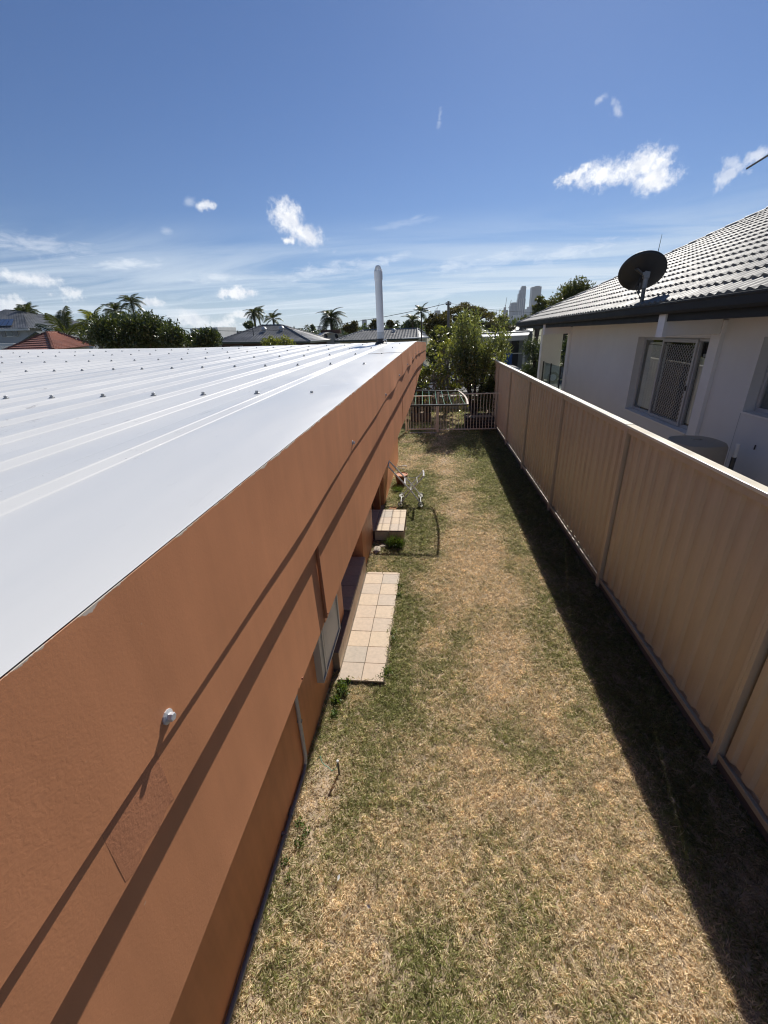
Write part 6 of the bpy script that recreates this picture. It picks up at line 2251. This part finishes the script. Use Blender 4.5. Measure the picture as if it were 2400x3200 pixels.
px_tree('broadleaf_tree', 'smaller leafy tree at the far left tip of the pale house roof', 'tree', 1655, 1712, 922, 1010, 30, 'leaf_mid', 2600, 0.19, 0.075, 51, nc=12, cr=0.5, depth=1.0)
px_tree('feathery_tree', 'dark drooping feathery tree between the verandah pier and the steel fence', 'tree', 1618, 1752, 1032, 1240, 19.2, 'leaf_dark', 9000, 0.13, 0.035, 52, nc=26, cr=0.45, depth=1.0, droop=0.5, bark='bark_dark')
px_tree('feathery_tree', 'dark leafy tree seen through the verandah opening of the pale house', 'tree', 1725, 1850, 1020, 1200, 24, 'leaf_dark', 5200, 0.2, 0.07, 53, nc=20, cr=0.5, depth=1.5, bark='bark_dark')
ft = leaf_cloud('distant_trees', 'leaf_dark', None, [((x, y, 1.2 + 0.006 * y), (9, 6, 2.0 + 0.004 * y)) for x, y in [(random.Random(i).uniform(-260, 260), random.Random(i + 500).uniform(110, 420)) for i in range(260)]], 26000, 1.6, 0.8, 60, shell=0.6)
tag(ft, 'low line of distant tree tops along the horizon', 'trees', kind='stuff')

# ------------------------------------------------------------------ power pole and wires
YP = 35.0
ptop, pbot = at(1401.5, 941, YP), Vector((at(1402, 1040, YP).x, YP, -1.3))
po = thing('power_pole', 'timber power pole with a short crossarm rising out of the trees', 'power pole', pbot)
MB().tube([pbot, ptop], [0.12, 0.09], 12).build('pole', 'bark_grey', po, smooth=True)
MB().bar(ptop + Vector((-0.2, 0, -0.22)), ptop + Vector((0.2, 0, -0.22)), 0.08, 0.08).build('crossarm', 'bark', po)
for dx in (-0.16, 0.16):
    MB().lathe([(0.05, 0), (0.06, 0.08), (0.03, 0.12)], ptop + Vector((dx, 0, -0.18)), 10).build('insulator', 'white', po)


def cable(label, a, b, sag, r=0.018, n=18):
    pts = []
    for i in range(n + 1):
        k = i / n
        p = Vector(a).lerp(Vector(b), k)
        p.z -= sag * 4 * k * (1 - k)
        pts.append(p)
    o = MB().tube(pts, r, 5).build('power_line', 'rubber', smooth=True)
    tag(o, label, 'power line')


w0_ = ptop + Vector((-0.16, 0, -0.16))
cable('black overhead cable sagging from the power pole to the left behind the vent pipe', w0_, at(560, 1024, 46), 0.95, 0.020)
cable('thin overhead cable running from the power pole right towards the pale house roof', ptop + Vector((0.16, 0, -0.16)), at(1760, 975, 44), 0.25, 0.012)

# ------------------------------------------------------------------ far towers
YT = 2400.0


def tower_mat(name, col, floor=4.0, vert=7.0):
    m, t, p, out = base_mat(name)
    g = t.node('ShaderNodeNewGeometry')
    s = t.node('ShaderNodeSeparateXYZ')
    t.l.new(g.outputs['Position'], s.inputs[0])
    fz = t.math('FRACT', t.math('DIVIDE', s.outputs[2], floor))
    fx_ = t.math('FRACT', t.math('DIVIDE', s.outputs[0], vert))
    band = t.math('MULTIPLY', t.math('GREATER_THAN', fz, 0.35), t.math('GREATER_THAN', fx_, 0.25))
    c = t.mix(band, col, tuple(x * 0.42 for x in col))
    t.l.new(c, p.inputs['Base Color'])
    p.inputs['Roughness'].default_value = 0.45
    return m


M['tower_a'] = tower_mat('tower_blue_grey', (0.22, 0.25, 0.30))
M['tower_b'] = tower_mat('tower_grey', (0.15, 0.155, 0.175), 3.6, 500)
M['tower_c'] = tower_mat('tower_pale', (0.46, 0.47, 0.48), 3.4, 6)


def px_box(mb, x0, x1, ytop, Y, depth=None, ybot=None):
    a, b = at(x0, ytop, Y), at(x1, ytop, Y)
    zb = -1.2 if ybot is None else at(x0, ybot, Y).z
    d = depth or (b.x - a.x)
    z = (a.z + b.z) / 2
    mb.box(a.x, b.x, Y, Y + d, zb, z)
    return a, b, z


def tower(label, x0, x1, ytop, m, Y=YT, setbacks=(), roof=(), fins=0):
    a, b = at(x0, ytop, Y), at(x1, ytop, Y)
    t = thing('skyscraper', label, 'skyscraper', ((a.x + b.x) / 2, Y + 20, -1.2))
    mb = MB()
    px_box(mb, x0, x1, ytop, Y)
    mb.build('shaft', m, t)
    for i, (p0, p1, yt) in enumerate(setbacks):
        mb = MB()
        px_box(mb, p0, p1, yt, Y + 4 + 3 * i, ybot=ytop - 0.0)
        mb.build('upper_storeys', m, t)
    for (p0, p1, yt, yb) in roof:
        mb = MB()
        px_box(mb, p0, p1, yt, Y + 8, depth=20, ybot=yb)
        mb.build('roof_crown', m, t)
    if fins:
        w = (b.x - a.x) / fins
        for k in range(fins + 1):
            MB().box(a.x + w * k - w * .12, a.x + w * k + w * .12, Y - 1.5, Y - 0.1, -1.2, (a.z + b.z) / 2).build('fin', 'tower_c', t)
    return t


tower('tallest stepped blue grey skyscraper with a narrow crown', 1619, 1642, 934, 'tower_a', setbacks=((1621.5, 1642.5, 917), (1625, 1644, 906), (1629.5, 1645, 897)), roof=((1632, 1643.5, 893.5, 897),), fins=4)
tower('plain dark grey slab skyscraper right of the stepped one, partly behind the leafy tree', 1664, 1693, 896, 'tower_b', roof=((1673, 1689, 893.5, 896),))
tower('rounded shouldered pale blue tower left of the stepped skyscraper', 1595, 1617, 956, 'tower_a', setbacks=((1597.5, 1616.5, 947),), roof=((1600, 1614, 945, 947),))
tower('tower under construction with a crane on top, left of the rounded tower', 1574, 1588, 969, 'tower_b', setbacks=((1575, 1582, 960),))
tower('pale tower low at the foot of the tower under construction', 1566, 1592, 986, 'tower_c', Y=2300)
tower('small stepped tower between the two tallest skyscrapers', 1641, 1657, 966, 'tower_c', setbacks=((1648, 1657, 959),))
tower('pale low block in front of the rounded tower', 1608, 1632, 984, 'tower_c', Y=2250)
tower('distant grey tower with a crane above the dark trees left of the power pole', 1358, 1376, 970, 'tower_b')
tower('lone grey tower standing left of the vent pipe', 1131, 1145, 1001, 'tower_a', roof=((1132, 1144, 998.5, 1001),))
for i, (x0, x1, y, l) in enumerate(((992, 1000, 1019, 'left'), (1001, 1005, 1021, 'middle'), (1006, 1012, 1019, 'right'))):
    tower('small faint distant tower left of the feathery palm, %s one of three' % l, x0, x1, y, 'tower_c', Y=2500)


def crane(label, px, yb, yt, jx, jy, cx, cy):
    b, t_ = at(px, yb, YT - 10), at(px, yt, YT - 10)
    c = thing('tower_crane', label, 'crane', b)
    MB().bar(b, t_, 2.0).build('mast', 'steel_dark', c)
    MB().bar(t_ - Vector((0, 0, 3)), at(jx, jy, YT - 10), 1.7).build('jib', 'steel_dark', c)
    MB().bar(t_ - Vector((0, 0, 3)), at(cx, cy, YT - 10), 2.4).build('counter_jib', 'steel_dark', c)


crane('luffing crane on the tower under construction, jib almost upright', 1580, 961, 953, 1584, 929, 1577.5, 955)
crane('second luffing crane right of the first, over the pale tower', 1591, 987, 958, 1598, 937, 1588, 961)
crane('crane on the distant grey tower left of the power pole', 1366, 971, 963, 1373, 948, 1361, 966)

# ------------------------------------------------------------------ air
hz = MB().box(-2750, 2750, -80, 2790, -3.0, 300.0).build('haze', None)
mh = bpy.data.materials.new('haze')
mh.use_nodes = True
th = NT(mh.node_tree)
th.n.clear()
ho = th.node('ShaderNodeOutputMaterial')
pv = th.node('ShaderNodeVolumePrincipled')
pv.inputs['Color'].default_value = (0.80, 0.87, 0.96, 1)
pv.inputs['Density'].default_value = 0.00008
pv.inputs['Anisotropy'].default_value = 0.2
th.l.new(pv.outputs[0], ho.inputs['Volume'])
hz.data.materials.append(mh)
tag(hz, 'thin sunlit air', 'haze', kind='stuff')
